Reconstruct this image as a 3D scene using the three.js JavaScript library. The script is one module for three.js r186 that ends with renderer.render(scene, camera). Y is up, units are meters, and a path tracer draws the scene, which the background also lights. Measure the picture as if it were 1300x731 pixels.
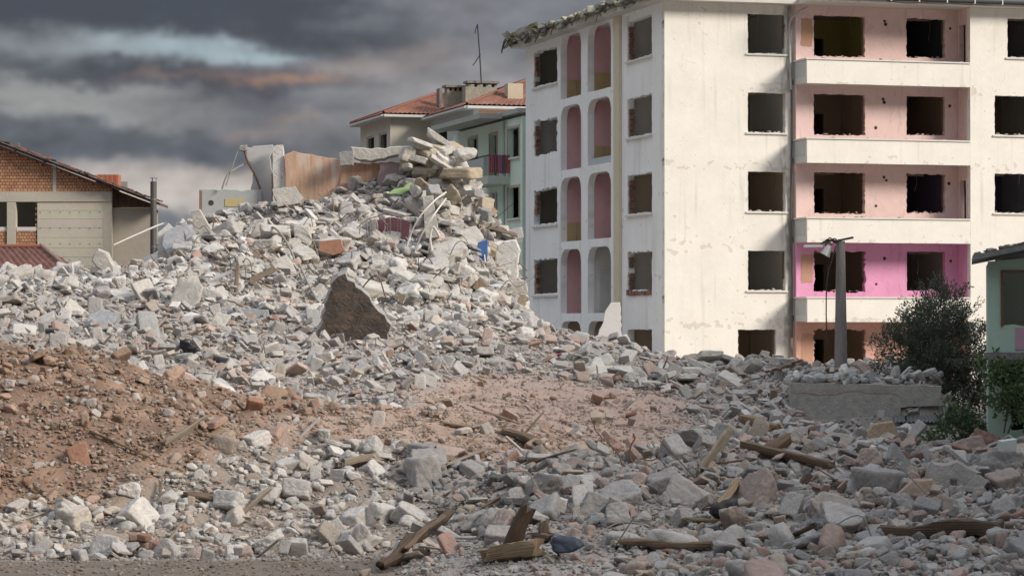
import * as THREE from 'three';
import { mergeGeometries, mergeVertices } from 'three/addons/utils/BufferGeometryUtils.js';

// ------------------------------------------------------------------ camera, sky, sun, exposure
const FOCAL = 3500, HORIZON = 412, EYE = 4;                 // focal length and horizon measured on the photograph (1300 x 731)
const scene = new THREE.Scene();
const renderer = new THREE.WebGLRenderer();
renderer.toneMapping = THREE.LinearToneMapping;
renderer.toneMappingExposure = 1.43;
renderer.shadowMap.enabled = true;
const camera = new THREE.PerspectiveCamera(2 * Math.atan(365.5 / FOCAL) * 180 / Math.PI, 1300 / 731, 0.5, 6000);
camera.position.set(0, EYE, 0);
camera.rotation.x = Math.atan((HORIZON - 365.5) / FOCAL);
scene.add(camera);

const sunAz = 64 * Math.PI / 180, sunEl = 30 * Math.PI / 180;
const sunDir = new THREE.Vector3(Math.sin(sunAz) * Math.cos(sunEl), Math.sin(sunEl), Math.cos(sunAz) * Math.cos(sunEl));
const sun = new THREE.DirectionalLight(new THREE.Color().setRGB(1, 0.9, 0.78), 2.85);
sun.target.position.set(2, 2, -75);
sun.position.copy(sun.target.position).addScaledVector(sunDir, 120);
sun.castShadow = true; sun.shadow.radius = 34; sun.shadow.mapSize.set(4096, 4096);
Object.assign(sun.shadow.camera, { left: -60, right: 60, top: 50, bottom: -50, near: 1, far: 260 });
scene.add(sun, sun.target);

// ------------------------------------------------------------------ noise and random numbers
function rng(seed) { let s = seed >>> 0; return () => { s = (s + 0x6D2B79F5) >>> 0; let t = s; t = Math.imul(t ^ (t >>> 15), t | 1); t ^= t + Math.imul(t ^ (t >>> 7), t | 61); return ((t ^ (t >>> 14)) >>> 0) / 4294967296; }; }
const PERM = new Uint8Array(512); { const r = rng(7), a = [...Array(256).keys()]; for (let i = 255; i > 0; i--) { const j = Math.floor(r() * (i + 1)); [a[i], a[j]] = [a[j], a[i]]; } for (let i = 0; i < 512; i++) PERM[i] = a[i & 255]; }
const fade = t => t * t * t * (t * (t * 6 - 15) + 10), mix = (a, b, t) => a + (b - a) * t, clamp = (x, a = 0, b = 1) => x < a ? a : x > b ? b : x;
const sstep = (a, b, x) => { const t = clamp((x - a) / (b - a)); return t * t * (3 - 2 * t); };
function grad(h, x, y, z) { switch (h & 15) { case 0: return x + y; case 1: return -x + y; case 2: return x - y; case 3: return -x - y; case 4: return x + z; case 5: return -x + z; case 6: return x - z; case 7: return -x - z; case 8: return y + z; case 9: return -y + z; case 10: return y - z; case 11: return -y - z; case 12: return y + x; case 13: return -y + z; case 14: return y - x; default: return -y - z; } }
function noise(x, y = 0, z = 0) {
  const fx = Math.floor(x), fy = Math.floor(y), fz = Math.floor(z), X = fx & 255, Y = fy & 255, Z = fz & 255; x -= fx; y -= fy; z -= fz;
  const u = fade(x), v = fade(y), w = fade(z), A = PERM[X] + Y, AA = PERM[A] + Z, AB = PERM[A + 1] + Z, B = PERM[X + 1] + Y, BA = PERM[B] + Z, BB = PERM[B + 1] + Z;
  return mix(mix(mix(grad(PERM[AA], x, y, z), grad(PERM[BA], x - 1, y, z), u), mix(grad(PERM[AB], x, y - 1, z), grad(PERM[BB], x - 1, y - 1, z), u), v),
    mix(mix(grad(PERM[AA + 1], x, y, z - 1), grad(PERM[BA + 1], x - 1, y, z - 1), u), mix(grad(PERM[AB + 1], x, y - 1, z - 1), grad(PERM[BB + 1], x - 1, y - 1, z - 1), u), v), w);
}
function fbm(x, y, z, o = 4) { let s = 0, a = 0.5, f = 1; for (let i = 0; i < o; i++) { s += a * noise(x * f, y * f, z * f + i * 17.3); a *= 0.5; f *= 2.03; } return s; }

function rfbm(x, y, z, o = 5) { let s = 0, a = 0.45, f = 1; for (let i = 0; i < o; i++) { s += a * noise(x * f, y * f, z * f + i * 11.7); a *= 0.64; f *= 2.07; } return s; }
// ------------------------------------------------------------------ the sky: a bank of dusk clouds, lighter overcast overhead
const lin = c => { c /= 255; return c <= 0.04045 ? c / 12.92 : ((c + 0.055) / 1.055) ** 2.4; };
const rgb = (r, g, b) => [lin(r), lin(g), lin(b)];
{
  const W = 4096, H = 2048, data = new Float32Array(W * H * 4), px = new Float32Array(3);
  // cloud masses: centre (degrees from the view axis, degrees up), half sizes, tilt, colour, weight
  const A = p => Math.atan((p - 650) / FOCAL) * 180 / Math.PI, E = p => Math.atan((HORIZON - p) / FOCAL) * 180 / Math.PI, D = p => p / FOCAL * 180 / Math.PI;
  const masses = [
    [40, 60, 150, 26, 0, rgb(140, 146, 150), 0.75], [220, 64, 120, 14, 0.02, rgb(170, 186, 194), 0.9], [330, 70, 50, 10, 0, rgb(176, 192, 200), 0.9], [440, 28, 40, 12, 0, rgb(150, 155, 160), 0.5],
    [100, 90, 190, 15, 0.09, rgb(72, 76, 85), 1.25], [330, 108, 130, 13, 0.02, rgb(84, 86, 94), 1.1], [150, 18, 300, 28, 0.03, rgb(64, 70, 81), 1.5], [420, 50, 130, 24, 0.12, rgb(82, 86, 94), 1.1],
    [360, 106, 66, 5, -0.06, rgb(196, 156, 130), 1.2], [250, 100, 90, 5, 0.0, rgb(166, 140, 128), 0.8], [410, 104, 30, 4, 0.1, rgb(190, 154, 136), 0.9], [375, 150, 34, 8, 0.1, rgb(160, 146, 140), 0.7], [340, 172, 40, 8, 0, rgb(160, 144, 138), 0.6],
    [90, 132, 130, 22, 0.05, rgb(158, 160, 158), 1.0], [200, 150, 90, 14, 0, rgb(150, 152, 152), 0.7], [150, 186, 260, 20, 0.02, rgb(90, 94, 102), 1.2], [260, 140, 120, 18, 0, rgb(104, 106, 112), 0.9], [40, 170, 90, 14, 0, rgb(104, 108, 114), 0.7],
    [260, 228, 220, 14, 0, rgb(196, 186, 180), 1.2], [120, 214, 120, 8, 0, rgb(150, 148, 150), 0.6], [280, 212, 100, 5, 0, rgb(124, 126, 132), 0.7], [280, 255, 260, 14, 0, rgb(208, 200, 194), 1.3],
    [540, 120, 110, 44, 0, rgb(150, 148, 150), 1.0], [500, 78, 80, 14, -0.1, rgb(164, 150, 146), 0.7], [600, 30, 110, 40, 0, rgb(128, 130, 136), 0.9], [440, 175, 100, 26, 0, rgb(128, 128, 132), 0.9], [420, 135, 60, 12, 0, rgb(124, 126, 132), 0.7],
  ].map(([x, y, w, h, t, c, k]) => [A(x), E(y), D(w), D(h), t, c, k]);
  for (let row = 0; row < H; row++) {
    const el = ((row + 0.5) / H - 0.5) * 180, er = el * Math.PI / 180, ce = Math.cos(er), se = Math.sin(er), far = el > 14 ? 4 : 1;
    for (let col = 0; col < W; col++) {
      const i = (row * W + col) * 4;
      if (el < -0.3) { data[i] = 0.15; data[i + 1] = 0.145; data[i + 2] = 0.145; data[i + 3] = 1; continue; }
      if (far > 1 && (col % far || row % far) && (row % far ? data[i - W * 4 + 3] : true)) { const j = row % far ? i - W * 4 : i - 4; data[i] = data[j]; data[i + 1] = data[j + 1]; data[i + 2] = data[j + 2]; data[i + 3] = 1; continue; }
      const az = ((col + 0.5) / W - 0.5) * 360, ar = az * Math.PI / 180, x = Math.cos(ar) * ce, z = Math.sin(ar) * ce;
      let a = az + 90; if (a > 180) a -= 360; if (a < -180) a += 360;                       // degrees right of the view axis (-z)
      // general cloud cover: long flat streaks low down, broad patches high up
      const hgt = 1 / (0.10 + Math.max(0, se));
      const n1 = fbm(x * 3.0, se * 9 + 4, z * 3.0, 5), n2 = fbm(x * 9 + 9, se * 34, z * 9, 4);
      const overhead = sstep(12, 52, el);
      let L = mix(0.09, 0.76, overhead) * (1 + 0.75 * n1 + 0.35 * n2 * (1 - overhead * 0.6));
      L = Math.max(L, 0.05);
      const warm = mix(0.03, 0, overhead);
      px[0] = L * mix(0.95 + warm, 0.93, overhead); px[1] = L * mix(0.985, 0.985, overhead); px[2] = L * mix(1.05 - warm, 1.09, overhead);
      if (Math.abs(a) < 26 && el < 13) {
        // the cloud bank beyond the ruins
        const wa = a + 1.4 * fbm(x * 24, se * 60, z * 24, 5) + 0.5 * rfbm(x * 70, se * 130, z * 70, 5), we = el + 0.5 * fbm(x * 22 + 5, se * 56 + 3, z * 22, 4) + 0.36 * rfbm(x * 64, se * 130 + 9, z * 64, 6);
        let s = 0.22, r = s * lin(118), g = s * lin(122), b = s * lin(129);
        for (const [ca, ceu, w, h, t, c, k] of masses) {
          const da = (wa - ca) / w, de = (we - ceu + t * (wa - ca)) / h, q = da * da + de * de;
          if (q < 5) { const g0 = k * Math.exp(-Math.pow(q, 1.5) * 0.9); s += g0; r += g0 * c[0]; g += g0 * c[1]; b += g0 * c[2]; }
        }
        const tex = (1 + 0.5 * rfbm(x * 50 + 3, se * 130, z * 50, 6)) / 1.45, m = sstep(26, 13, Math.abs(a)) * sstep(13, 8, el);
        px[0] = mix(px[0], r / s * tex, m); px[1] = mix(px[1], g / s * tex, m); px[2] = mix(px[2], b / s * tex, m);
      }
      data[i] = px[0]; data[i + 1] = px[1]; data[i + 2] = px[2]; data[i + 3] = 1;
    }
  }
  const sky = new THREE.DataTexture(data, W, H, THREE.RGBAFormat, THREE.FloatType);
  sky.mapping = THREE.EquirectangularReflectionMapping; sky.magFilter = THREE.LinearFilter; sky.minFilter = THREE.LinearFilter; sky.needsUpdate = true;
  scene.background = sky; scene.environment = sky;
}

// ------------------------------------------------------------------ helpers
// a measured place: x and y on the photograph and the distance in metres -> metres in the scene
const at = (px, py, d) => new THREE.Vector3((px - 650) / FOCAL * d, EYE + (HORIZON - py) / FOCAL * d, -d);
const counts = new Map();
function numbered(n) { const k = counts.get(n) || 0; counts.set(n, k + 1); return k ? n + '_' + String(k).padStart(3, '0') : n; }
function tag(o, label, category, group) { o.userData.kind = 'thing'; o.userData.label = label; o.userData.category = category; if (group) o.userData.group = group; return o; }
function thing(name, label, category, group) { const g = new THREE.Group(); g.name = numbered(name); scene.add(g); return tag(g, label, category, group); }
function mesh(name, geo, mat, parent = scene) { const m = new THREE.Mesh(geo, mat); m.name = parent === scene ? numbered(name) : name; m.castShadow = m.receiveShadow = true; parent.add(m); return m; }
function structure(name, geo, mat) { const m = mesh(name, geo, mat); m.userData.kind = 'structure'; return m; }

function bx(x0, x1, y0, y1, z0, z1) {        // box with uv in metres
  const g = new THREE.BoxGeometry(x1 - x0, y1 - y0, z1 - z0), p = g.attributes.position, n = g.attributes.normal, uv = g.attributes.uv;
  for (let i = 0; i < p.count; i++) {
    p.setXYZ(i, p.getX(i) + (x0 + x1) / 2, p.getY(i) + (y0 + y1) / 2, p.getZ(i) + (z0 + z1) / 2);
    const ax = Math.abs(n.getX(i)), ay = Math.abs(n.getY(i));
    if (ax > 0.5) uv.setXY(i, p.getZ(i), p.getY(i)); else if (ay > 0.5) uv.setXY(i, p.getX(i), p.getZ(i)); else uv.setXY(i, p.getX(i), p.getY(i));
  }
  return g;
}
function merge(list) { return mergeGeometries(list.map(g => { const h = g.index ? g.toNonIndexed() : g; for (const k of Object.keys(h.attributes)) if (!['position', 'normal', 'uv'].includes(k)) h.deleteAttribute(k); return h; })); }
function tube(pts, r, seg = 5, closed = false) { return new THREE.TubeGeometry(new THREE.CatmullRomCurve3(pts.map(p => p.isVector3 ? p : new THREE.Vector3(...p))), Math.max(4, pts.length * 4), r, seg, closed); }
function jagged(pts, step, amp, r) {          // a closed outline whose edges wander
  const out = [];
  pts.forEach((p, i) => {
    const q = pts[(i + 1) % pts.length], len = Math.hypot(q[0] - p[0], q[1] - p[1]), n = Math.max(1, Math.round(len / step)), nx = (q[1] - p[1]) / len, ny = -(q[0] - p[0]) / len;
    for (let k = 0; k < n; k++) { const t = (k + (k ? (r() - 0.5) * 0.5 : 0)) / n, o = amp * (r() - 0.5) * 2; out.push([p[0] + (q[0] - p[0]) * t + nx * o, p[1] + (q[1] - p[1]) * t + ny * o]); }
  });
  return out;
}
function pathOf(pts, P = THREE.Path) { const s = new P(); pts.forEach(([x, y], i) => i ? s.lineTo(x, y) : s.moveTo(x, y)); s.closePath(); return s; }
// a wall in its own plane, outside at z = 0, with ragged openings { x0, x1, y0, y1, jit, arch }
function wall(x0, x1, y0, y1, t, holes = [], seed = 1, outline) {
  const s = pathOf(outline || [[x0, y0], [x1, y0], [x1, y1], [x0, y1]], THREE.Shape), r = rng(seed);
  for (const h of holes) {
    let pts = h.arch
      ? [[h.x0, h.y0], [h.x1, h.y0], [h.x1, h.y1 - h.arch], [h.x1 - h.arch * 0.12, h.y1 - h.arch * 0.6], [h.x1 - h.arch * 0.42, h.y1 - h.arch * 0.2], [h.x1 - h.arch, h.y1], [h.x0 + h.arch, h.y1], [h.x0 + h.arch * 0.42, h.y1 - h.arch * 0.2], [h.x0 + h.arch * 0.12, h.y1 - h.arch * 0.6], [h.x0, h.y1 - h.arch]]
      : [[h.x0, h.y0], [h.x1, h.y0], [h.x1, h.y1], [h.x0, h.y1]];
    s.holes.push(pathOf(jagged(pts, h.step || 0.16, h.jit ?? 0.02, r)));
  }
  const g = new THREE.ExtrudeGeometry(s, { depth: t, bevelEnabled: false, curveSegments: 4 });
  g.translate(0, 0, -t);
  return g;
}

// ------------------------------------------------------------------ textures and materials
const toS = c => Math.round(255 * clamp(c <= 0.0031308 ? c * 12.92 : 1.055 * Math.pow(c, 1 / 2.4) - 0.055));
function colorTex(w, h, fn, rx = 1, ry = 1) {
  const d = new Uint8Array(w * h * 4);
  for (let y = 0; y < h; y++) for (let x = 0; x < w; x++) { const c = fn((x + 0.5) / w, (y + 0.5) / h), i = (y * w + x) * 4; d[i] = toS(c[0]); d[i + 1] = toS(c[1]); d[i + 2] = toS(c[2]); d[i + 3] = 255; }
  const t = new THREE.DataTexture(d, w, h); t.colorSpace = THREE.SRGBColorSpace; t.wrapS = t.wrapT = THREE.RepeatWrapping; t.magFilter = THREE.LinearFilter; t.minFilter = THREE.LinearMipmapLinearFilter; t.generateMipmaps = true; t.repeat.set(rx, ry); t.needsUpdate = true; return t;
}
function greyTex(w, h, fn, rx = 1, ry = 1) {
  const d = new Uint8Array(w * h * 4);
  for (let y = 0; y < h; y++) for (let x = 0; x < w; x++) { const c = Math.round(255 * clamp(fn((x + 0.5) / w, (y + 0.5) / h))), i = (y * w + x) * 4; d[i] = d[i + 1] = d[i + 2] = c; d[i + 3] = 255; }
  const t = new THREE.DataTexture(d, w, h); t.wrapS = t.wrapT = THREE.RepeatWrapping; t.magFilter = THREE.LinearFilter; t.repeat.set(rx, ry); t.needsUpdate = true; return t;
}
const ring = (u, v, f) => [Math.cos(u * 2 * Math.PI) * f, Math.sin(u * 2 * Math.PI) * f, Math.cos(v * 2 * Math.PI) * f, Math.sin(v * 2 * Math.PI) * f];
const tfbm = (u, v, f, o = 4, s = 0) => { const [a, b, c, d] = ring(u, v, f / 6.283); return fbm(a + c * 0.71 + s, b + d * 0.83, c * 0.7 - d * 0.55 + a * 0.2, o); };   // repeats in u and v
const roughBump = greyTex(256, 256, (u, v) => 0.5 + 0.55 * tfbm(u, v, 7, 5) + 0.25 * tfbm(u, v, 30, 3, 5), 1.4, 1.4);
const fineBump = greyTex(256, 256, (u, v) => 0.5 + 0.5 * tfbm(u, v, 12, 5, 3), 0.7, 0.7);
const faint = colorTex(512, 512, (u, v) => { const n = tfbm(u, v, 5, 5, 2), m = tfbm(u, v, 36, 3, 8), k = 0.95 + 0.13 * n + 0.07 * m; return [k, k * (1 - 0.02 * n), k * (1 - 0.03 * n)]; }, 0.23, 0.23);
const mottle = colorTex(512, 512, (u, v) => { const n = tfbm(u, v, 6, 6), m = tfbm(u, v, 40, 3, 7), k = 0.86 + 0.42 * n + 0.22 * m; return [k, k * (1 - 0.03 * n), k * (1 - 0.07 * n)]; }, 0.8, 0.8);
const grain = colorTex(128, 512, (u, v) => { const n = tfbm(u, v * 0.999, 40, 2) * 0.3 + noise(u * 46, v * 3, 2) * 0.35 + noise(u * 18, v * 2, 7) * 0.3, k = 0.8 + n; return [k, k * 0.97, k * 0.93]; }, 1.6, 0.4);
const grainBump = greyTex(128, 512, (u, v) => 0.5 + 0.5 * noise(u * 46, v * 3, 2) + 0.3 * noise(u * 90, v * 6, 9), 1.6, 0.4);
const std = (c, o = {}) => new THREE.MeshStandardMaterial({ color: new THREE.Color().setRGB(...c), roughness: 0.92, ...o });
const concrete = c => std(c, { map: mottle, bumpMap: roughBump, bumpScale: 0.025, roughness: 0.96 });
const plaster = (c, o = {}) => std(c, { map: faint, bumpMap: fineBump, bumpScale: 0.006, ...o });
const woodMat = c => std(c, { map: grain, bumpMap: grainBump, bumpScale: 0.012, roughness: 0.85 });

// ------------------------------------------------------------------ the ground: road, earth berm, dirt track, mounds of rubble
// surveyed cross-sections: distance, then [x, y] read on the photograph
const sections = [
  [24, [[-300, 995], [1600, 995]]],
  [34, [[-300, 824], [480, 824], [700, 812], [1000, 790], [1600, 780]]],
  [38, [[-300, 780], [480, 780], [560, 768], [700, 745], [850, 733], [1000, 722], [1300, 716], [1600, 712]]],
  [42, [[-300, 745], [400, 745], [480, 742], [560, 722], [700, 690], [850, 672], [1000, 664], [1300, 655], [1600, 650]]],
  [45.5, [[-300, 719], [400, 719], [500, 716], [580, 692], [700, 648], [850, 622], [1000, 612], [1150, 612], [1300, 605], [1600, 600]]],
  [47.6, [[-300, 706], [300, 706], [470, 704], [540, 692], [620, 668], [720, 618], [850, 590], [950, 574], [1050, 576], [1150, 600], [1300, 582], [1600, 570]]],
  [49, [[-300, 655], [0, 660], [150, 664], [300, 668], [450, 666], [540, 660], [640, 640], [720, 600], [850, 575], [950, 556], [1050, 570], [1150, 592], [1300, 572], [1600, 556]]],
  [51, [[-300, 566], [0, 574], [120, 580], [240, 598], [330, 606], [450, 602], [560, 602], [650, 596], [740, 584], [850, 572], [950, 560], [1050, 576], [1150, 600], [1300, 576], [1600, 560]]],
  [53, [[-300, 474], [0, 482], [100, 490], [200, 516], [330, 546], [450, 548], [560, 552], [650, 562], [740, 584], [850, 592], [950, 594], [1050, 606], [1150, 616], [1300, 600], [1600, 590]]],
  [54.6, [[-300, 436], [0, 442], [100, 452], [200, 477], [330, 506], [450, 513], [560, 524], [650, 538], [740, 566], [850, 590], [950, 602], [1050, 612], [1150, 620], [1300, 612], [1600, 600]]],
  [58, [[-300, 470], [0, 478], [100, 486], [200, 506], [330, 532], [450, 538], [560, 546], [650, 552], [740, 562], [850, 578], [950, 590], [1050, 602], [1150, 614], [1300, 610], [1600, 600]]],
  [64, [[-300, 444], [0, 450], [100, 456], [200, 472], [330, 496], [450, 506], [560, 512], [650, 520], [740, 530], [850, 540], [950, 546], [1000, 552], [1150, 582], [1300, 580], [1600, 580]]],
  [71, [[-300, 410], [0, 416], [100, 421], [200, 432], [330, 450], [450, 462], [560, 472], [650, 480], [740, 490], [850, 502], [950, 512], [1000, 525], [1040, 548], [1195, 556], [1300, 552], [1600, 552]]],
  [72.2, [[-300, 405], [0, 411], [200, 427], [330, 445], [450, 456], [560, 466], [650, 474], [740, 484], [850, 496], [950, 505], [995, 512], [1020, 548], [1195, 556], [1300, 552], [1600, 552]]],
  [73.0, [[-300, 402], [0, 408], [200, 423], [330, 441], [450, 452], [560, 461], [650, 469], [740, 479], [850, 491], [950, 499], [990, 494], [1020, 490], [1190, 490], [1205, 552], [1600, 550]]],
  [74, [[-300, 398], [0, 404], [200, 418], [330, 436], [450, 447], [560, 456], [650, 464], [740, 474], [850, 486], [950, 492], [990, 490], [1050, 486], [1190, 484], [1215, 545], [1600, 545]]],
  [78, [[-300, 380], [0, 386], [200, 397], [330, 415], [420, 430], [500, 434], [600, 440], [700, 449], [800, 462], [900, 476], [1000, 480], [1100, 478], [1190, 480], [1215, 540], [1600, 540]]],
  [84, [[-300, 360], [0, 363], [100, 362], [200, 362], [300, 372], [400, 396], [480, 398], [600, 408], [650, 424], [750, 439], [850, 463], [950, 468], [1050, 471], [1180, 474], [1215, 530], [1600, 530]]],
  [88, [[-300, 352], [0, 354], [100, 354], [190, 348], [240, 330], [300, 322], [400, 342], [480, 342], [560, 345], [620, 378], [655, 402], [690, 428], [750, 438], [850, 462], [950, 466], [1050, 469], [1190, 473], [1215, 528], [1600, 528]]],
  [91.5, [[-300, 352], [0, 356], [100, 356], [180, 350], [208, 316], [250, 300], [330, 298], [400, 290], [480, 298], [530, 300], [570, 286], [610, 312], [640, 348], [662, 390], [690, 427], [750, 438], [850, 465], [950, 468], [1190, 476], [1215, 526], [1600, 526]]],
  [95, [[-300, 362], [0, 368], [150, 366], [193, 350], [208, 306], [255, 288], [330, 272], [380, 258], [440, 242], [500, 222], [530, 204], [565, 204], [598, 226], [620, 272], [642, 312], [660, 356], [674, 412], [690, 427], [750, 438], [850, 468], [950, 472], [1190, 482], [1215, 524], [1600, 524]]],
  [98.5, [[-300, 420], [0, 425], [180, 410], [260, 310], [400, 270], [500, 236], [565, 214], [600, 240], [622, 286], [644, 326], [662, 372], [676, 418], [690, 429], [750, 441], [840, 470], [950, 478], [1190, 490], [1600, 524]]],
  [103, [[-300, 500], [180, 490], [260, 430], [400, 400], [600, 400], [660, 420], [690, 428], [840, 478], [950, 500], [1600, 540]]],
  [110, [[-300, 535], [260, 520], [620, 480], [700, 470], [800, 530], [1600, 539]]],
  [124, [[-300, 525], [1600, 525]]],
];
function lerpList(list, x) { if (x <= list[0][0]) return list[0][1]; for (let i = 1; i < list.length; i++) if (x <= list[i][0]) { const t = (x - list[i - 1][0]) / (list[i][0] - list[i - 1][0]); return mix(list[i - 1][1], list[i][1], t * t * (3 - 2 * t) * 0.5 + t * 0.5); } return list[list.length - 1][1]; }
for (const s of sections) s[1] = s[1].map(([px, py]) => [px, EYE + (HORIZON - py) / FOCAL * s[0]]);
function baseY(x, d) {
  const px = 650 + FOCAL * x / d;
  if (d <= sections[0][0]) return 0;
  for (let i = 1; i < sections.length; i++) if (d <= sections[i][0]) {
    const a = sections[i - 1], b = sections[i], t = (d - a[0]) / (b[0] - a[0]);
    return mix(lerpList(a[1], px), lerpList(b[1], px), t);
  }
  return 0;
}
// what covers the ground at a place: 0..1 amounts
function cover(x, d) {
  const px = 650 + FOCAL * x / d, w = 40 * noise(x * 0.35, d * 0.35, 3) + 25 * noise(x * 1.1, d * 1.1, 8), p = px + w, e = d + 0.9 * noise(x * 0.5 + 9, d * 0.5, 1);
  const road = sstep(47.9, 47.2, d + 0.75 + 0.3 * noise(x, d, 5)) * sstep(560 - (d - 40) * 4, 500 - (d - 40) * 4, p);
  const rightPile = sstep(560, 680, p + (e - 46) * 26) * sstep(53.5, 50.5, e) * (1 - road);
  const berm = sstep(47.2, 48, e) * sstep(57.5, 55, e) * (1 - rightPile) * (1 - road);
  const earth = berm * clamp(sstep(250, 100, p - (e - 50.5) * 66) * sstep(48.3, 49.6, e));
  const rim = mix(52.8, 50.2, sstep(470, 660, p)), crest = berm * (1 - earth) * sstep(rim - 0.8, rim + 0.8, e + 0.8 * noise(x * 0.9, d, 15));
  const track = sstep(455, 560, p - (e - 60) * 6) * sstep(930, 800, p) * sstep(55, 57.5, e) * sstep(74, 68, e);
  const pile = sstep(79, 83, e) * sstep(700, 660, p);
  return { px, road, rightPile, berm, earth, crest, track, pile };
}
function groundY(x, z) {
  const d = -z, edge = sstep(44, 30, Math.abs(x)); let y = baseY(x, d) * edge;
  const k = clamp(y * 1.2);
  y += k * (0.34 * noise(x * 0.45, d * 0.45, 1) + 0.2 * noise(x * 1.1, d * 1.1, 4) + 0.09 * noise(x * 2.7, d * 2.7, 6)) * (0.55 + 0.45 * sstep(70, 84, d));
  return y - 0.06 * (1 - edge);
}
{
  const x0 = -46, x1 = 46, z0 = -125, z1 = -24, nx = 460, nz = 505, pos = [], uv = [], idx = [];
  for (let j = 0; j <= nz; j++) for (let i = 0; i <= nx; i++) {
    const x = mix(x0, x1, i / nx), z = mix(z1, z0, j / nz), y = groundY(x, z);
    const er = clamp(y * 3) * (d0 => d0 > 47 && d0 < 56 ? 1 : 0.5)(-z); pos.push(x, y + er * (0.13 * fbm(x * 2.6, z * 1.6, 0, 3) + 0.05 * noise(x * 7, z * 7, 5)), z); uv.push(i / nx, j / nz);
  }
  for (let j = 0; j < nz; j++) for (let i = 0; i < nx; i++) { const a = j * (nx + 1) + i, b = a + 1, c = a + nx + 1, e = c + 1; idx.push(a, b, c, b, e, c); }
  const g = new THREE.BufferGeometry(); g.setAttribute('position', new THREE.Float32BufferAttribute(pos, 3)); g.setAttribute('uv', new THREE.Float32BufferAttribute(uv, 2)); g.setIndex(idx); g.computeVertexNormals();
  const soil = colorTex(1536, 1536, (u, v) => {
    const x = mix(x0, x1, u), d = -mix(z1, z0, v), c = cover(x, d), n = fbm(x * 1.3, d * 1.3, 2, 4), f = noise(x * 7, d * 7, 3) * 0.5 + noise(x * 14, d * 14, 9) * 0.4, s = 1 + 0.5 * n + 0.32 * f;
    let r = 0.3, gg = 0.272, b = 0.25;                                                    // grey concrete dust
    const put = (k, R, G, B) => { r = mix(r, R, k); gg = mix(gg, G, k); b = mix(b, B, k); };
    put(c.berm * 0.8, 0.25, 0.2, 0.16); put(c.earth, mix(0.145, 0.25, clamp(0.5 + 1.3 * n)), mix(0.098, 0.16, clamp(0.5 + 1.3 * n)), mix(0.072, 0.112, clamp(0.5 + 1.3 * n))); put(c.crest * 0.85, 0.35, 0.255, 0.2); put(c.track * 0.92, 0.345, 0.25, 0.208); put(c.road, 0.14, 0.115, 0.095); put(c.pile * 0.7, 0.38, 0.35, 0.32);
    put(clamp(n * 1.6) * 0.4 * (1 - c.road), 0.21, 0.14, 0.105);
    return [r * s, gg * s, b * s];
  });
  soil.wrapS = soil.wrapT = THREE.ClampToEdgeWrapping;
  const bump = greyTex(1024, 1024, (u, v) => 0.5 + 0.5 * tfbm(u, v, 26, 5, 1) + 0.3 * tfbm(u, v, 120, 2, 4), 12, 13);
  structure('rubble_ground', g, std([1, 1, 1], { map: soil, bumpMap: bump, bumpScale: 0.06, roughness: 0.97 }));
  const far = new THREE.PlaneGeometry(3000, 3000); far.rotateX(-Math.PI / 2); far.translate(0, -0.12, -700);
  structure('ground', far, std([0.16, 0.145, 0.12], { roughness: 1 }));
}

// ------------------------------------------------------------------ stones
function stone(seed, { planes = 11, p = 22, det = 5, ax = [1, 0.8, 0.72], rough = 0.05, box = 0, faces } = {}) {
  const r = rng(seed), N = [], g0 = new THREE.IcosahedronGeometry(1, det); g0.deleteAttribute('uv'); g0.deleteAttribute('normal');
  const g = mergeVertices(g0, 1e-4), P = g.attributes.position, v = new THREE.Vector3();
  if (box) for (const a of [0, 1, 2]) for (const s of [-1, 1]) { const n = new THREE.Vector3((r() - 0.5) * 0.3, (r() - 0.5) * 0.3, (r() - 0.5) * 0.3); n.setComponent(a, s); N.push([n.normalize(), 0.62]); }
  for (let i = 0; i < planes; i++) { const z = r() * 2 - 1, t = r() * 6.283, q = Math.sqrt(1 - z * z); N.push([new THREE.Vector3(q * Math.cos(t), z, q * Math.sin(t)), (box ? 0.8 : 0.58) + 0.34 * r()]); }
  if (faces) { N.length = 0; for (const [x, y, z, h] of faces) N.push([new THREE.Vector3(x, y, z).normalize(), h]); }
  const o = r() * 50;
  for (let i = 0; i < P.count; i++) {
    v.fromBufferAttribute(P, i).normalize(); let s = 0.0001;
    for (const [n, h] of N) { const k = v.dot(n) / h; if (k > 0) s += Math.pow(k, p); }
    let rad = Math.min(1.4, Math.pow(s, -1 / p)); rad *= 1 + rough * 2 * fbm(v.x * 2.2 + o, v.y * 2.2, v.z * 2.2, 3) + rough * 0.8 * noise(v.x * 9 + o, v.y * 9, v.z * 9);
    P.setXYZ(i, v.x * rad * ax[0], v.y * rad * ax[1], v.z * rad * ax[2]);
  }
  g.computeBoundingBox(); const b = g.boundingBox.getSize(new THREE.Vector3()), c = g.boundingBox.getCenter(new THREE.Vector3()), k = 1 / Math.max(b.x, b.y, b.z); g.translate(-c.x, -c.y, -c.z); g.scale(k, k, k);
  g.computeVertexNormals();
  const f = g.toNonIndexed(), Q = f.attributes.position, uv = new Float32Array(Q.count * 2), A = new THREE.Vector3(), B = new THREE.Vector3(), C = new THREE.Vector3();
  for (let i = 0; i < Q.count; i += 3) { A.fromBufferAttribute(Q, i); B.fromBufferAttribute(Q, i + 1); C.fromBufferAttribute(Q, i + 2); B.sub(A); C.sub(A); B.cross(C); const x = Math.abs(B.x), y = Math.abs(B.y), z = Math.abs(B.z); for (let j = i; j < i + 3; j++) { const a = x >= y && x >= z ? Q.getZ(j) : Q.getX(j), b = y > x && y >= z ? Q.getZ(j) : Q.getY(j); uv[2 * j] = a + o; uv[2 * j + 1] = b + o * 0.7; } }
  f.setAttribute('uv', new THREE.BufferAttribute(uv, 2));
  return f;
}
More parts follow.
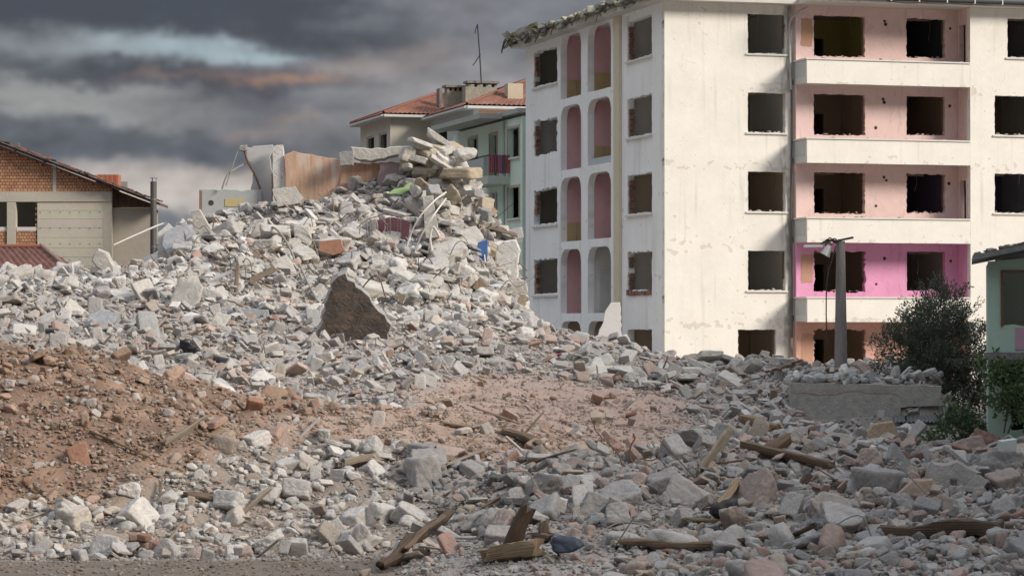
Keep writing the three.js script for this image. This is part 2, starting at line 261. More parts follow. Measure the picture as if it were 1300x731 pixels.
const bigStones = [], midStones = [], smallStones = [];
for (let i = 0; i < 12; i++) bigStones.push(stone(100 + i, { planes: 9 + i % 5, p: 30, det: 10, ax: [1, 0.55 + 0.06 * (i % 5), 0.62 + 0.08 * (i % 4)], rough: 0.065 + 0.02 * (i % 3), box: i % 3 === 0 ? 1 : 0 }));
for (let i = 0; i < 12; i++) midStones.push(stone(200 + i, { planes: 9 + i % 6, p: 15, det: 4, ax: [1, 0.5 + 0.08 * (i % 5), 0.65 + 0.08 * (i % 4)], rough: 0.085, box: i % 4 === 0 ? 1 : 0 }));
for (let i = 0; i < 8; i++) smallStones.push(stone(300 + i, { planes: 8, p: 16, det: 2, ax: [1, 0.35 + 0.12 * (i % 4), 0.55 + 0.1 * (i % 4)], rough: 0.05 }));
const slabStones = []; for (let i = 0; i < 6; i++) slabStones.push(stone(400 + i, { planes: 6, p: 30, det: 8, ax: [1, 0.16 + 0.04 * (i % 3), 0.6 + 0.1 * (i % 3)], rough: 0.03, box: 1 }));

const shards = [], sticks = [stone(560, { planes: 4, p: 20, det: 2, ax: [1, 0.07, 0.09], rough: 0.04, box: 1 })]; for (let i = 0; i < 4; i++) shards.push(stone(500 + i, { planes: 2, p: 34, det: 5, ax: [1, 0.2 + 0.05 * i, 0.6 + 0.1 * i], rough: 0.04, box: 1 }));

const TINT = { grey: [0.43, 0.42, 0.405], pale: [0.6, 0.585, 0.56], blue: [0.34, 0.34, 0.345], tan: [0.43, 0.365, 0.295], pink: [0.45, 0.31, 0.25], brick: [0.37, 0.185, 0.12], earth: [0.26, 0.185, 0.135], dark: [0.17, 0.155, 0.14], white: [0.72, 0.705, 0.68] };
const tintNames = Object.keys(TINT), stoneMat = {};
for (const k of tintNames) stoneMat[k] = [0.88, 1, 1.14].map(s => concrete(TINT[k].map(c => c * s)));
const DUST_SHADE = { pile: [0.5, 0.478, 0.45], field: [0.4, 0.368, 0.345], berm: [0.51, 0.48, 0.445], crest: [0.44, 0.325, 0.255], earth: [0.31, 0.21, 0.15], track: [0.4, 0.295, 0.24], rightPile: [0.27, 0.252, 0.24], road: [0.2, 0.165, 0.135] };  // rightPile entry is darkened to stand in for shade on that heap
const dustShadeTint = (ti, zone, k = 1) => TINT[ti].map((c, i) => mix(c, DUST_SHADE[zone][i], 0.4) * k);
const dustShadeMats = new Map(), dustShadeMat = (ti, zone, n) => { const key = ti + zone + n; if (!dustShadeMats.has(key)) dustShadeMats.set(key, concrete(dustShadeTint(ti, zone, [0.88, 1, 1.14][n]).map((c, i) => mix(c, DUST_SHADE[zone][i], 0.4)))); return dustShadeMats.get(key); };
const stuffMat = std([1, 1, 1], { map: mottle, bumpMap: roughBump, bumpScale: 0.02, roughness: 0.96 });
function pick(r, list) { let t = 0; for (const [, w] of list) t += w; let k = r() * t; for (const [n, w] of list) if ((k -= w) <= 0) return n; return list[0][0]; }
const MIXES = {
  rightPile: [['grey', 5], ['pale', 1], ['blue', 2.4], ['tan', 2], ['pink', 2], ['brick', 0.3], ['dark', 0.3]],  // darker picks help imitate the shade on this heap
  berm: [['pale', 6], ['grey', 4], ['tan', 2], ['pink', 1.2], ['brick', 0.5], ['earth', 0.7]],
  earth: [['earth', 3], ['tan', 3], ['pink', 3.4], ['brick', 1.2], ['pale', 1.4], ['grey', 1.2]],
  track: [['pink', 3], ['earth', 1.4], ['tan', 2.4], ['grey', 1.6], ['pale', 0.5], ['brick', 0.2]],
  pile: [['pale', 5], ['grey', 5], ['blue', 1.2], ['tan', 1.4], ['white', 1.6], ['pink', 0.9], ['brick', 0.35], ['dark', 0.3]],
  field: [['grey', 6], ['pale', 2], ['blue', 2.4], ['tan', 1.6], ['pink', 2], ['brick', 0.6], ['white', 0.2]],
  crest: [['pink', 4], ['tan', 3], ['earth', 2], ['pale', 2], ['grey', 1.5], ['brick', 0.8]],
  road: [['tan', 2], ['earth', 3], ['grey', 1]],
};
// what lies where: the zone of a place, and how densely stones of each size class lie there
function zoneAt(c, d) {
  if (c.road > 0.5) return ['road', 0, 0.012, 0.22];
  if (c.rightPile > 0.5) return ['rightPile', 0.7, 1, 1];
  if (c.earth > 0.55) return ['earth', d < 50.2 ? 0.22 : 0.07, d < 50.8 ? 1 : 0.5, 0.9];
  if (c.crest > 0.5) return ['crest', 0.06, 0.5, 1];
  if (c.berm > 0.5) return ['berm', 0.75, 1, 1];
  if (c.track > 0.5) return ['track', 0.004, 0.05, 0.6];
  if (c.pile > 0.5) return ['pile', 1, 1, 0.8];
  return d < 80 && c.px > 300 && c.px < 760 ? ['field', 0.05, 0.5, 1] : d < 76 ? ['field', 0.14, 0.75, 1] : ['field', 0.22, 0.9, 0.85];
}
// named pieces by which a nearby look-alike can be told
const landmarks = [];
const mark = (o, words) => { o.updateMatrixWorld(); landmarks.push([o.position.clone(), words]); return o; };
function nearWords(p, zone) { let best = 'the ' + (zone === 'rightPile' ? 'timber strewn heap' : zone === 'pile' ? 'collapsed building heap' : 'rubble field'), bd = 1e9; for (const [q, w] of landmarks) { const d = Math.hypot(p.x - q.x, p.z - q.z); if (d < bd) { bd = d; best = w; } } return best; }
const clearings = [];   // [x, z, radius] kept free of large stones for the traced pieces
function scatterStones() {
  const r = rng(4242), all = [], q = new THREE.Quaternion(), e = new THREE.Euler();
  const want = [[2500, 0.28, 0.86, 1, 2.8], [44000, 0.095, 0.28, 2, 1.7], [170000, 0.03, 0.1, 3, 1.3], [8000, 0.03, 0.09, 6, 1.3]];
  for (let [n, s0, s1, cls, pw] of want) { const onFace = cls === 6; if (onFace) cls = 3; for (let i = 0, tries = 0; i < n && tries < n * 6; tries++) {
    const d = onFace ? mix(48, 55.5, r()) : Math.sqrt(mix(35 * 35, 103 * 103, r())); if (cls === 3 && d > 66 && r() < 0.45) continue;
    const px = onFace ? mix(-60, 720, r()) : mix(-110, 1410, r()), x = (px - 650) / FOCAL * d, c = cover(x, d), zn = zoneAt(c, d), keep = zn[cls];
    const clump = cls === 3 ? 1 : clamp(0.75 + 1.6 * noise(x * 0.8, d * 0.8, 12 + cls));
    if (r() > keep * clump) continue;
    if (px > 1205 && d > 55) continue;
    if (d > 97 && px > 850) continue;
    i++;
    let s = s0 * Math.pow(s1 / s0, Math.pow(r(), pw));
    if (cls === 1 && zn[0] === 'pile') s *= 1.1; if (cls === 2 && zn[0] === 'field') s *= 0.72; if (cls === 2 && zn[0] === 'crest') s *= 0.75;
    if (cls === 3 && zn[0] === 'earth') s *= 1.3;
    if (cls === 1 && zn[0] === 'field') s *= 0.8; if (cls === 1 && !['rightPile', 'pile'].includes(zn[0])) s = Math.min(s, 0.6);
    if (cls < 3 && clearings.some(([cx, cz, cr]) => Math.hypot(x - cx, -d - cz) < cr + s * 0.5)) continue;
    let ti = pick(r, MIXES[zn[0]]); if (cls === 1 && ti === 'brick') ti = 'pink'; const y = groundY(x, -d);
    all.push({ x, y: y + s * (cls === 3 ? 0.08 : 0.04 + 0.18 * r()), z: -d, s, cls, zone: zn[0], ti, v: Math.floor(r() * 12), big: s * FOCAL / d * ((px > 0 && px < 1300 && d > 41) ? 1 : 0.2), e: [(r() - 0.5) * 1.3, r() * 6.283, (r() - 0.5) * 1.3], k: 0.82 + 0.36 * r(), st: [1, 0.75 + 0.5 * r(), 0.8 + 0.4 * r()] });
  } }
  const ones = all.filter(a => a.cls === 1 && a.ti !== 'earth').sort((a, b) => b.big - a.big).slice(0, 300), single = new Set(ones);
  for (const a of ones) {
    const m = mesh('concrete_chunk', bigStones[a.v % 12], dustShadeMat(a.ti, a.zone, Math.floor(a.k * 50) % 3));
    m.position.set(a.x, a.y, a.z); m.rotation.set(...a.e); m.scale.set(a.s * a.st[0], a.s * a.st[1], a.s * a.st[2]);
    const look = { grey: 'grey', pale: 'pale grey', blue: 'bluish grey', tan: 'tan', pink: 'pinkish', dark: 'dark', white: 'whitish', earth: 'brown', brick: 'reddish' }[a.ti], px = a.s * FOCAL / -a.z, size = px > 44 ? 'very large' : px > 33 ? 'large' : px > 26 ? 'mid sized' : 'small', form = a.v % 3 === 0 ? 'squarish' : a.st[1] < 0.9 ? 'flat' : a.st[1] > 1.12 ? 'blocky' : 'rough', by = nearWords(m.position, a.zone);
    tag(m, `${size} ${look} ${form} concrete chunk near ${by}`, 'rubble chunk', 'concrete chunks near ' + by);
  }
  const holder = new THREE.Group(); holder.name = 'rubble'; holder.userData = { kind: 'stuff', label: 'loose small stones and crushed concrete covering the site', category: 'rubble' }; scene.add(holder);
  // flat shards and thin sticks mixed into the heaps
  for (let i = 0, tries = 0; i < 7000 && tries < 120000; tries++) {
    const d = Math.sqrt(mix(44 * 44, 101 * 101, r())), px = mix(-60, 1360, r()), x = (px - 650) / FOCAL * d, c = cover(x, d), zn = zoneAt(c, d)[0];
    if (r() > { pile: 1, field: 0.4, berm: 0.1, rightPile: 0.3, crest: 0.15, earth: 0.06, track: 0.05, road: 0 }[zn] || (px > 1205 && d > 55) || (d > 97 && px > 850)) continue;
    i++; const rod = i % (zn === 'pile' ? 3 : 9) === 0, s = rod ? 0.25 + 0.7 * r() * r() : 0.18 + 0.5 * r() * r(), ti = rod ? pick(r, [['tan', 2], ['pale', 2], ['earth', 2], ['dark', 2], ['white', 1]]) : pick(r, MIXES[zn]);
    all.push({ x, y: groundY(x, -d) + 0.05 + 0.14 * r(), z: -d, s, cls: rod ? 5 : 4, zone: zn, ti, v: Math.floor(r() * 6), e: [(r() - 0.5) * 1.8, r() * 6.283, (r() - 0.5) * 1.8], k: 0.8 + 0.4 * r(), st: [1, 0.7 + 0.6 * r(), 0.8 + 0.4 * r()] });
  }
  const sets = new Map(); for (const a of all) if (!single.has(a)) { const k = a.cls === 3 ? 's' + a.v % 8 : a.cls === 4 ? 'f' + a.v % 4 : a.cls === 5 ? 'r0' : 'm' + a.v; (sets.get(k) || sets.set(k, []).get(k)).push(a); }
  const M = new THREE.Matrix4(), V = new THREE.Vector3(), S = new THREE.Vector3(), C = new THREE.Color();
  for (const [k, list] of sets) {
    const im = new THREE.InstancedMesh(({ s: smallStones, m: midStones, f: shards, r: sticks })[k[0]][+k.slice(1)], stuffMat, list.length); im.name = 'loose_stones'; im.userData.kind = 'stuff'; im.castShadow = im.receiveShadow = true;
    list.forEach((a, i) => { M.compose(V.set(a.x, a.y, a.z), q.setFromEuler(e.set(...a.e)), S.set(a.s * a.st[0], a.s * a.st[1], a.s * a.st[2])); im.setMatrixAt(i, M); const t = dustShadeTint(a.ti, a.zone); im.setColorAt(i, C.setRGB(t[0] * a.k, t[1] * a.k, t[2] * a.k)); });
    holder.add(im);
  }
}

// ------------------------------------------------------------------ the stripped apartment block
const TURN = 16.4 * Math.PI / 180, CORNER = at(844, 412, 103); CORNER.y = 0;
const FLOORS = [13.3, 10.315, 7.33, 4.345, 1.36], STOREY = 2.985, SILL = 0.95, HEAD = 2.45;
const wornTex = colorTex(512, 512, (u, v) => { const n = tfbm(u, v, 4, 5, 2), f = tfbm(u, v, 11, 5, 9), st = clamp(tfbm(u, v * 0.25, 30, 3, 4) * 2.2 - 0.35), w = sstep(0.16, 0.2, f + 0.3 * n); const k = 0.95 + 0.14 * n; return [mix(k, 0.83, w * 0.5) * (1 - 0.3 * st), mix(k, 0.9, w * 0.6) * (1 - 0.28 * st), mix(k, 0.86, w * 0.6) * (1 - 0.26 * st)]; }, 0.2, 0.2);
const worn = c => std(c, { map: wornTex, bumpMap: fineBump, bumpScale: 0.008 });
const M = {
  dark: std([0.05, 0.048, 0.045]), rust: std([0.16, 0.08, 0.05]), steel: std([0.3, 0.31, 0.32], { roughness: 0.5, metalness: 0.6 }), pipe: std([0.5, 0.5, 0.47], { map: mottle }),
  slab: concrete([0.5, 0.48, 0.45]), soffit: plaster([0.62, 0.6, 0.56]), sideWall: plaster([0.8, 0.82, 0.83]), sill: plaster([0.72, 0.71, 0.67]),
  pink: worn([0.82, 0.61, 0.585]), pinkDeep: worn([0.72, 0.46, 0.48]), magenta: worn([0.82, 0.38, 0.6]), salmon: worn([0.74, 0.43, 0.36]),
  grey: plaster([0.74, 0.72, 0.67]), olive: plaster([0.62, 0.54, 0.2]), brown: plaster([0.58, 0.46, 0.35]), ochre: plaster([0.52, 0.41, 0.22]), violet: plaster([0.24, 0.2, 0.33]), white: plaster([0.72, 0.71, 0.69]), navy: plaster([0.12, 0.15, 0.2]), tan: plaster([0.5, 0.39, 0.29]),
  brick: std([0.27, 0.16, 0.12], { map: mottle, bumpMap: roughBump, bumpScale: 0.01 }), brickB: std([0.24, 0.15, 0.11], { map: mottle }),
};
// paint on the street front: chipped patches along the floor lines and black mould beside the downpipe, as the photograph shows them
function frontPaint(w, h, mouldX, seed) {
  return colorTex(Math.round(w * 52), Math.round(h * 52), (u, v) => {
    const x = u * w, y = v * h - 1, n = fbm(x * 0.9 + seed, y * 0.9, 1, 4), f = fbm(x * 3.6 + seed, y * 4.4, 5, 4), k = 1 + 0.10 * n + 0.05 * f;
    let c = [0.82 * k, 0.795 * k, 0.735 * k];
    let near = 0; for (const F of FLOORS) near = Math.max(near, Math.exp(-(((y - F + 0.35) / 0.32) ** 2)));
    const chip = sstep(0.16, 0.2, f * 0.75 + 0.2 * near + 0.2 * noise(x * 0.45 + seed, y * 0.35, 8) - 0.13) ; 
    if (chip > 0) c = c.map((a, i) => mix(a, [0.56, 0.5, 0.42][i] * (1 + 0.3 * noise(x * 15, y * 15)), chip * 0.55));
    const run = clamp(noise(x * 5.5 + seed, y * 0.28, 2) * 1.5 + 0.5 * noise(x * 14, y * 0.5, 3) - 0.28) * clamp(0.5 + noise(x * 0.6, y * 0.5, 7)); c = c.map((a, i) => mix(a, [0.42, 0.39, 0.33][i], run * 0.42));
    const crack = Math.abs(noise(x * 1.1 + seed, y * 0.9, 12) + 0.12 * noise(x * 6, y * 6, 3)); if (crack < 0.005 && noise(x * 0.5, y * 0.4, 21) > 0.3) c = c.map(a => a * 0.72);
    if (mouldX !== undefined) { const m = sstep(0.75, 0.02, mouldX - x) * clamp(0.35 + 1.5 * noise(x * 3.1, y * 0.5, 4) + 0.9 * noise(x * 9, y * 2.5, 6)) ; c = c.map((a, i) => mix(a, [0.1, 0.095, 0.075][i], clamp(m) * 0.8)); }
    return c;
  }, 1 / w, 1 / h);
}
function frontMat(w, h, mouldX, seed, x0 = 0) { const t = frontPaint(w, h, mouldX, seed); t.offset.set(-x0 / w, 1 / h); return std([1, 1, 1], { map: t, bumpMap: fineBump, bumpScale: 0.006 }); }
{
  const B = thing('apartment_block', 'stripped cream five storey apartment block with pink balconies and empty window openings', 'building');
  B.position.copy(CORNER); B.rotation.y = TURN;
  const TOP = 16.1, r = rng(55), add = (n, g, m, p = B) => mesh(n, g, m, p);
  const sideWin = [[1.42, 4.29], [13.47, 16.86]], arches = [[6.32, 9.31], [10.19, 12.99]];
  // street front, left of the balconies
  const fw = FLOORS.map((f, i) => { const o = i === 4 ? -0.4 : 0; return { x0: 3.34 + o, x1: 4.87 + o, y0: f + SILL + (i === 4 ? -0.05 : 0), y1: f + HEAD, jit: 0.014, step: 0.1 }; });
  add('front_wall', wall(0, 5.15, -1, TOP, 0.28, fw, 3), frontMat(5.15, 17.2, 5.15, 2));
  for (const h of fw.slice(0, 4)) add('window_sill', bx(h.x0 - 0.08, h.x1 + 0.08, h.y0 - 0.075, h.y0 - 0.012, -0.2, 0.06), M.sill);
  // flank
  const holes = [];
  FLOORS.forEach((f, i) => {
    sideWin.forEach(([a, b], k) => holes.push({ x0: a, x1: b, y0: f + SILL, y1: f + HEAD, jit: (i === 1 && k === 1) ? 0.1 : k === 1 ? 0.05 : i === 3 ? 0.05 : 0.025, step: 0.2 }));
    arches.forEach(([a, b]) => holes.push({ x0: a, x1: b, y0: f + 0.12 + (i === 4 ? 0 : 0), y1: f + 2.78, arch: 0.55, jit: 0.008, step: 0.5 }));
  });
  const side = wall(0.283, 18.1, -1, TOP, 0.28, holes, 9); side.translate(0, 0, 0.28); side.rotateY(Math.PI / 2);
  const sidePaintSkylit = colorTex(720, 680, (u, v) => {
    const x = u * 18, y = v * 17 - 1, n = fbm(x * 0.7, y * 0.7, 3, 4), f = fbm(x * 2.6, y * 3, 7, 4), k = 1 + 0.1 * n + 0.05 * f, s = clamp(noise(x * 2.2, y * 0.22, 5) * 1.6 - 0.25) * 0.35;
    let c = [0.86 * k, 0.88 * k, 0.89 * k]; const chip = sstep(0.27, 0.31, f * 0.8 + 0.12 * noise(x * 0.4, y * 0.4, 9));  // cooler, paler than the front: bluish skylight put into the flank colour
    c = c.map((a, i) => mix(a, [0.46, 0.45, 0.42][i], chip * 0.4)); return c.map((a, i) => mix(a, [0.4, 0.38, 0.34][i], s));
  }, 1 / 18, 1 / 17); sidePaintSkylit.offset.set(0, 1 / 17);
  add('flank_wall', side, std([1, 1, 1], { map: sidePaintSkylit, bumpMap: fineBump, bumpScale: 0.006 }));
  add('pilaster', bx(-0.13, -0.002, -1, TOP - 0.002, -5.64, -4.96), plaster([0.66, 0.6, 0.47]));
  FLOORS.forEach((f, i) => sideWin.forEach(([a, b], k) => {
    if (i < 4 && !(i === 1 && k === 1) && !(i === 3 && k === 0)) add('window_sill', bx(-0.09, 0.1, f + SILL - 0.11, f + SILL - 0.035, -b - 0.1, -a + 0.1), M.sill);
    // hollow bricks left bare in the far jamb
    for (let y = f + SILL + 0.06, n = 0; y < f + HEAD - 0.2 && i < 4; y += 0.215, n++) if (r() < 0.85) {
      const w = 0.04 + 0.16 * r() * (k ? 1.8 : 0.8); add('brick', bx(0.04 + 0.02 * r(), 0.24, y, y + 0.185, -b + 0.03 - 0.06, -b + 0.03 + w), n % 2 ? M.brick : M.brickB);
    }
  }));
  for (let n = 0; n < 9; n++) { const z = -1.45 - n * 0.32; add('brick', bx(-0.03 - 0.05 * r(), 0.22, FLOORS[3] + SILL - 0.2 + 0.05 * r(), FLOORS[3] + SILL - 0.02 + 0.08 * r(), z - 0.24, z), n % 2 ? M.brick : M.brickB); }
  // floors, ceilings and partitions
  const roomL = [M.grey, M.grey, M.brown, M.grey, M.brown], roomB = [M.olive, M.brown, M.brown, M.tan, M.brown], roomC = [M.navy, M.tan, M.violet, M.grey, M.brown], roomR = [M.navy, M.tan, M.violet, M.grey, M.brown], bal = [M.pink, M.pink, M.pink, M.magenta, M.salmon];
  FLOORS.forEach((f, i) => {
    const c = i === 0 ? TOP : FLOORS[i - 1] - 0.2, door = (a, seed) => [{ x0: a, x1: a + 0.85, y0: f + 0.02, y1: f + 2.05, jit: 0.008 }];
    add('floor_slab', merge([bx(0.285, 11.9, f - 0.2, f, -17.8, -0.285), bx(11.902, 16, f - 0.2, f, -17.8, 1.06)]), M.slab);
    const bw = wall(0.286, 5.14, f, c, 0.15, door(2.85 + (i % 2) * 0.1), 20 + i); bw.translate(0, 0, -4.5); add('partition_wall', bw, roomL[i]);
    add('partition_wall', bx(0.286, 11.9, f, c, -9.9, -9.75), M.grey);
    add('partition_wall', bx(5.16, 5.3, f, c, -4.49, -0.005), roomL[i]);
    const bw2 = wall(5.302, 8.95, f, c, 0.15, door(7.35), 30 + i); bw2.translate(0, 0, -4.2); add('partition_wall', bw2, roomB[i]);
    add('partition_wall', bx(8.96, 9.08, f, c, -9.74, -0.03), roomB[i]);
    const bw3 = wall(9.09, 11.89, f, c, 0.15, door(9.5), 40 + i); bw3.translate(0, 0, -5); add('partition_wall', bw3, roomC[i]);
    add('partition_wall', bx(11.91, 16, f, c, -4.4, -4.25), roomR[i]); add('partition_wall', bx(11.905, 12.06, f, c, -4.24, 0.24), roomC[i]);
    // recesses behind the arches
    arches.forEach(([a, b], k) => {
      const m = i === 3 && k === 1 ? M.white : i === 3 && k === 0 ? M.white : i === 4 ? M.brown : M.pinkDeep;
      const mm = i === 3 && k === 1 ? M.pinkDeep : m;
      add('recess_wall', bx(0.285, 2.0, f, c, -b - 0.18, -b - 0.02), mm); add('recess_wall', bx(2.0, 2.14, f, c, -b - 0.18, -a + 0.1), mm); add('recess_wall', bx(0.285, 2.0, f, c, -a + 0.02, -a + 0.12), mm);
      if ((i === 0) || (i === 1 && k === 0) || (i === 2 && k === 1)) for (let n = 0; n < 4; n++) add('panel', bx(0.3 + n * 0.4, 0.685 + n * 0.4, f + 0.12, f + 0.95, -b - 0.018, -b + 0.02), M.ochre);
      if (i === 1 && k === 0) add('parapet', bx(0.06, 0.16, f + 0.13, f + 0.4, -b + 0.02, -a - 0.02), plaster([0.5, 0.55, 0.6]));
      if (i === 3 && k === 0) add('door_leaf', bx(0.5, 1.15, f + 0.1, f + 1.9, -b - 0.018, -b + 0.03), plaster([0.6, 0.6, 0.6]));
    });
    add('recess_wall', bx(0.286, 4, f, c, -17.25, -17.1), i % 2 ? M.grey : plaster([0.3, 0.29, 0.24]));
    // balcony bay
    if (i < 5) {
      const w1 = { x0: 5.93, x1: 8.03, y0: f + SILL - 0.06, y1: f + HEAD, jit: i >= 3 ? 0.05 : 0.022, step: 0.08 }, w2 = { x0: 9.76, x1: 11.37, y0: f + SILL, y1: f + HEAD, jit: i === 0 || i === 2 ? 0.032 : 0.012, step: 0.08 };
      if (i === 4) { w1.y0 = f + 0.3; w2.x0 = 9.8; }
      const bwall = wall(5.2, 11.9, f - 0.2, c, 0.24, [w1, w2], 60 + i); bwall.translate(0, 0, 0.24);
      const bm = add('balcony_wall', bwall, bal[i]);
      // bare plaster where tiles and fittings came off
      if (i === 0 || i >= 3) add('bare_patch', wall(0, 1, 0, 1, 0.012, [], 1, jagged([[5.4, f + 1.25], [5.86, f + 1.25], [5.86, f + 2.3], [5.4, f + 2.3]], 0.12, 0.03, r)).translate(0, 0, 0.25), plaster([0.56, 0.33, 0.23]));
      for (const [hx, hy] of [[8.75, 2.3], [8.82, 2.18], [8.45, 1.2], [11.5, 2.1]]) if (r() < 0.8) { const hg = new THREE.CircleGeometry(0.05 + 0.03 * r(), 7); hg.translate(hx + 0.1 * r(), f + hy, 0.244); add('dark_pipe_disc', hg, M.dark); }  // flat dark discs paint the shade inside the pipe holes
      if (i < 4) {
        const balc = new THREE.Group(); balc.name = 'balcony'; B.add(balc);
        const stain = i === 3 ? 1 : 0;
        add('balcony_slab', bx(5.18, 11.895, f - 0.22, f - 0.002, 0.245, 1.34), M.soffit, balc);
        const par = wall(5.19, 11.897, f - 0.25, f + 0.64, 0.1, [], 1, jagged([[5.19, f - 0.25], [11.897, f - 0.25], [11.897, f + 0.64], [5.19, f + 0.64]], 0.5, 0.004, r)); par.translate(0, 0, 1.348); add('parapet', par, frontMat(6.8, 17.2, undefined, 11 + i, 5.1), balc);
        add('parapet_end', bx(5.192, 5.3, f - 0.248, f + 0.638, 0.002, 1.246), plaster([0.5, 0.52, 0.52]), balc);  // blue-grey where the front is cream: shade of this end painted in
        add('coping', bx(5.14, 11.895, f + 0.645, f + 0.7, 1.2, 1.39), M.sill, balc);
        add('coping', bx(5.14, 5.34, f + 0.645, f + 0.7, 0.01, 1.198), M.sill, balc);
      }
      // the bay's return wall
      const ret = wall(-0.815, 0.0, f - 0.2, c, 0.2, i === 0 || i === 2 ? [{ x0: -0.7, x1: -0.15, y0: f + 0.05, y1: f + 2.2, jit: 0.01 }] : [], 70 + i); ret.translate(0, 0, 0.2); ret.rotateY(Math.PI / 2); ret.translate(11.9, 0, 0.25); add('return_wall', ret, bal[i]);
    }
  });
  // street front, right of the balconies
  const rw = FLOORS.map((f, i) => ({ x0: 12.92 + (i === 0 ? 0.55 : 0), x1: 14.5, y0: f + SILL, y1: f + HEAD, jit: 0.014, step: 0.1 }));
  const rf = wall(11.9, 16.2, -1, TOP, 0.28, rw, 6); rf.translate(0, 0, 1.35); add('front_wall', rf, frontMat(4.4, 17.2, undefined, 31, 11.9));
  for (const h of rw.slice(0, 4)) add('window_sill', bx(h.x0 - 0.08, h.x1 + 0.08, h.y0 - 0.075, h.y0 - 0.012, 1.15, 1.41), M.sill);
  add('end_wall', bx(16.0, 16.2, -1, TOP, -17.82, 1.068), M.sideWall); add('back_wall', bx(0.285, 16.2, -1, TOP, -18.1, -17.83), M.sideWall);
  // what the wreckers left in the openings: frame strips, hanging wires, crumbs on the sills
  const strip = woodMat([0.2, 0.15, 0.11]);
  const left = (h, z, side) => { const put = (g) => { if (side) g.rotateY(Math.PI / 2); return g; };
    if (r() < 0.6) add('frame_strip', put(bx(h.x1 - 0.07, h.x1 - 0.02, h.y0 + 0.1 + 0.5 * r(), h.y1 - 0.04, z - 0.2, z - 0.14)), strip); if (r() < 0.45) add('frame_strip', put(bx(h.x0 + 0.02, h.x0 + 0.3 + (h.x1 - h.x0) * 0.6 * r(), h.y1 - 0.08, h.y1 - 0.03, z - 0.2, z - 0.14)), strip);
    if (r() < 0.5) { const x = mix(h.x0, h.x1, 0.15 + 0.7 * r()), l = 0.3 + 0.6 * r(); add('hanging_wire', put(tube([[x, h.y1 + 0.02, z - 0.1], [x + 0.08 * r(), h.y1 - l * 0.5, z - 0.05], [x + 0.12 * (r() - 0.5), h.y1 - l, z - 0.08]], 0.012, 4)), M.dark); }
    const crumbs = []; for (let n = 0; n < 9; n++) { const s = 0.06 + 0.13 * r() * r(), g = smallStones[n % 8].clone(); g.scale(s, s, s); g.rotateY(r() * 6); g.translate(mix(h.x0 + 0.1, h.x1 - 0.1, r()), h.y0 + s * 0.25, z - 0.04 - 0.18 * r()); crumbs.push(g); } add('sill_crumbs', put(merge(crumbs)), r() < 0.5 ? stoneMat.pale[1] : stoneMat.tan[1]).userData.kind = 'stuff'; };
  fw.forEach(h => left(h, 0)); rw.forEach(h => left(h, 1.35)); FLOORS.forEach((f, i) => { left({ x0: 5.93, x1: 8.03, y0: f + SILL - 0.04, y1: f + HEAD }, 0.24); left({ x0: 9.76, x1: 11.37, y0: f + SILL, y1: f + HEAD }, 0.24); });
  // rubble swept against the balcony parapets shows above the coping
  FLOORS.slice(0, 4).forEach((f, i) => { const list = []; for (let n = 0; n < 10; n++) { const s = 0.1 + 0.2 * r(), g = midStones[n % 12].clone(); g.scale(s, s * 0.6, s); g.rotateY(r() * 6); g.translate(5.6 + 6 * r(), f + 0.7 + s * 0.12, 1.3 - 0.06 * r()); if (s < 0.2) list.push(g); } if (list.length) add('coping_crumbs', merge(list), stoneMat.pale[1]).userData.kind = 'stuff'; });
  // roof
  const roof = add('roof_slab', merge([bx(-0.55, 5.16, TOP + 0.002, TOP + 0.2, -18.75, 0.6), bx(5.162, 16.6, TOP + 0.002, TOP + 0.21, -18.7, 1.9)]), M.soffit);
  add('roof_deck', bx(-0.3, 16.4, TOP + 0.212, TOP + 0.3, -18.5, 0.4), std([0.12, 0.11, 0.1]), roof);
  const gut = []; gut.push(tube([[5.2, TOP + 0.16, 1.98], [10, TOP + 0.15, 1.98], [16.6, TOP + 0.16, 1.98]], 0.07, 8)); add('gutter', merge(gut), M.dark, roof);
  for (let n = 0; n < 9; n++) add('gutter_bracket', bx(6 + n * 1.15, 6.04 + n * 1.15, TOP + 0.06, TOP + 0.25, 1.905, 2.06), M.sill, roof);
  add('wire', tube([[8.2, TOP + 0.06, 1.95], [9, TOP - 0.0, 2.05], [10.2, TOP + 0.08, 2.0], [11.6, TOP + 0.02, 2.06], [12.6, TOP + 0.1, 2.0]], 0.018, 4), M.dark, roof);
  add('downpipe', merge([tube([[5.55, TOP - 0.1, 0.6], [5.15, TOP - 0.35, 0.35], [5.02, TOP - 0.6, 0.12], [5.02, 14, 0.09], [5.06, 12.9, 0.09]], 0.05, 7)]), M.pipe);
  add('downpipe', tube([[5.08, 12.9, 0.09], [5.08, 11, 0.08], [5.05, 9, 0.09], [5.08, 6, 0.08], [5.08, 3.5, 0.08]], 0.035, 6), std([0.13, 0.12, 0.11]));
  // torn roofing felt and broken tiles along the flank eave
  const bits = []; const felt = [[0.3, 0.3, 0.24], [0.42, 0.4, 0.3], [0.16, 0.16, 0.14]], q = new THREE.Quaternion(), mats = felt.map(c => concrete(c)), lists = [[], [], []];
  for (let n = 0; n < 240; n++) {
    const g = smallStones[n % 8].clone(), s = 0.3 + 0.55 * r(), L = r() * 18.6, hgt = 0.16 + 0.3 * r() * (0.5 + 0.5 * noise(L * 0.7, 1, 1) + 0.3);
    g.scale(s, s * 0.5, s); g.rotateX((r() - 0.5) * 1.6); g.rotateY(r() * 6); g.rotateZ(0.3 + (r() - 0.5)); g.translate(-0.62 + 0.5 * r() * r(), TOP + hgt + 0.06, -L); lists[n % 3].push(g);
  }
  lists.forEach((l, k) => { const m = add('torn_roofing', merge(l), mats[k], roof); m.userData.kind = 'stuff'; });
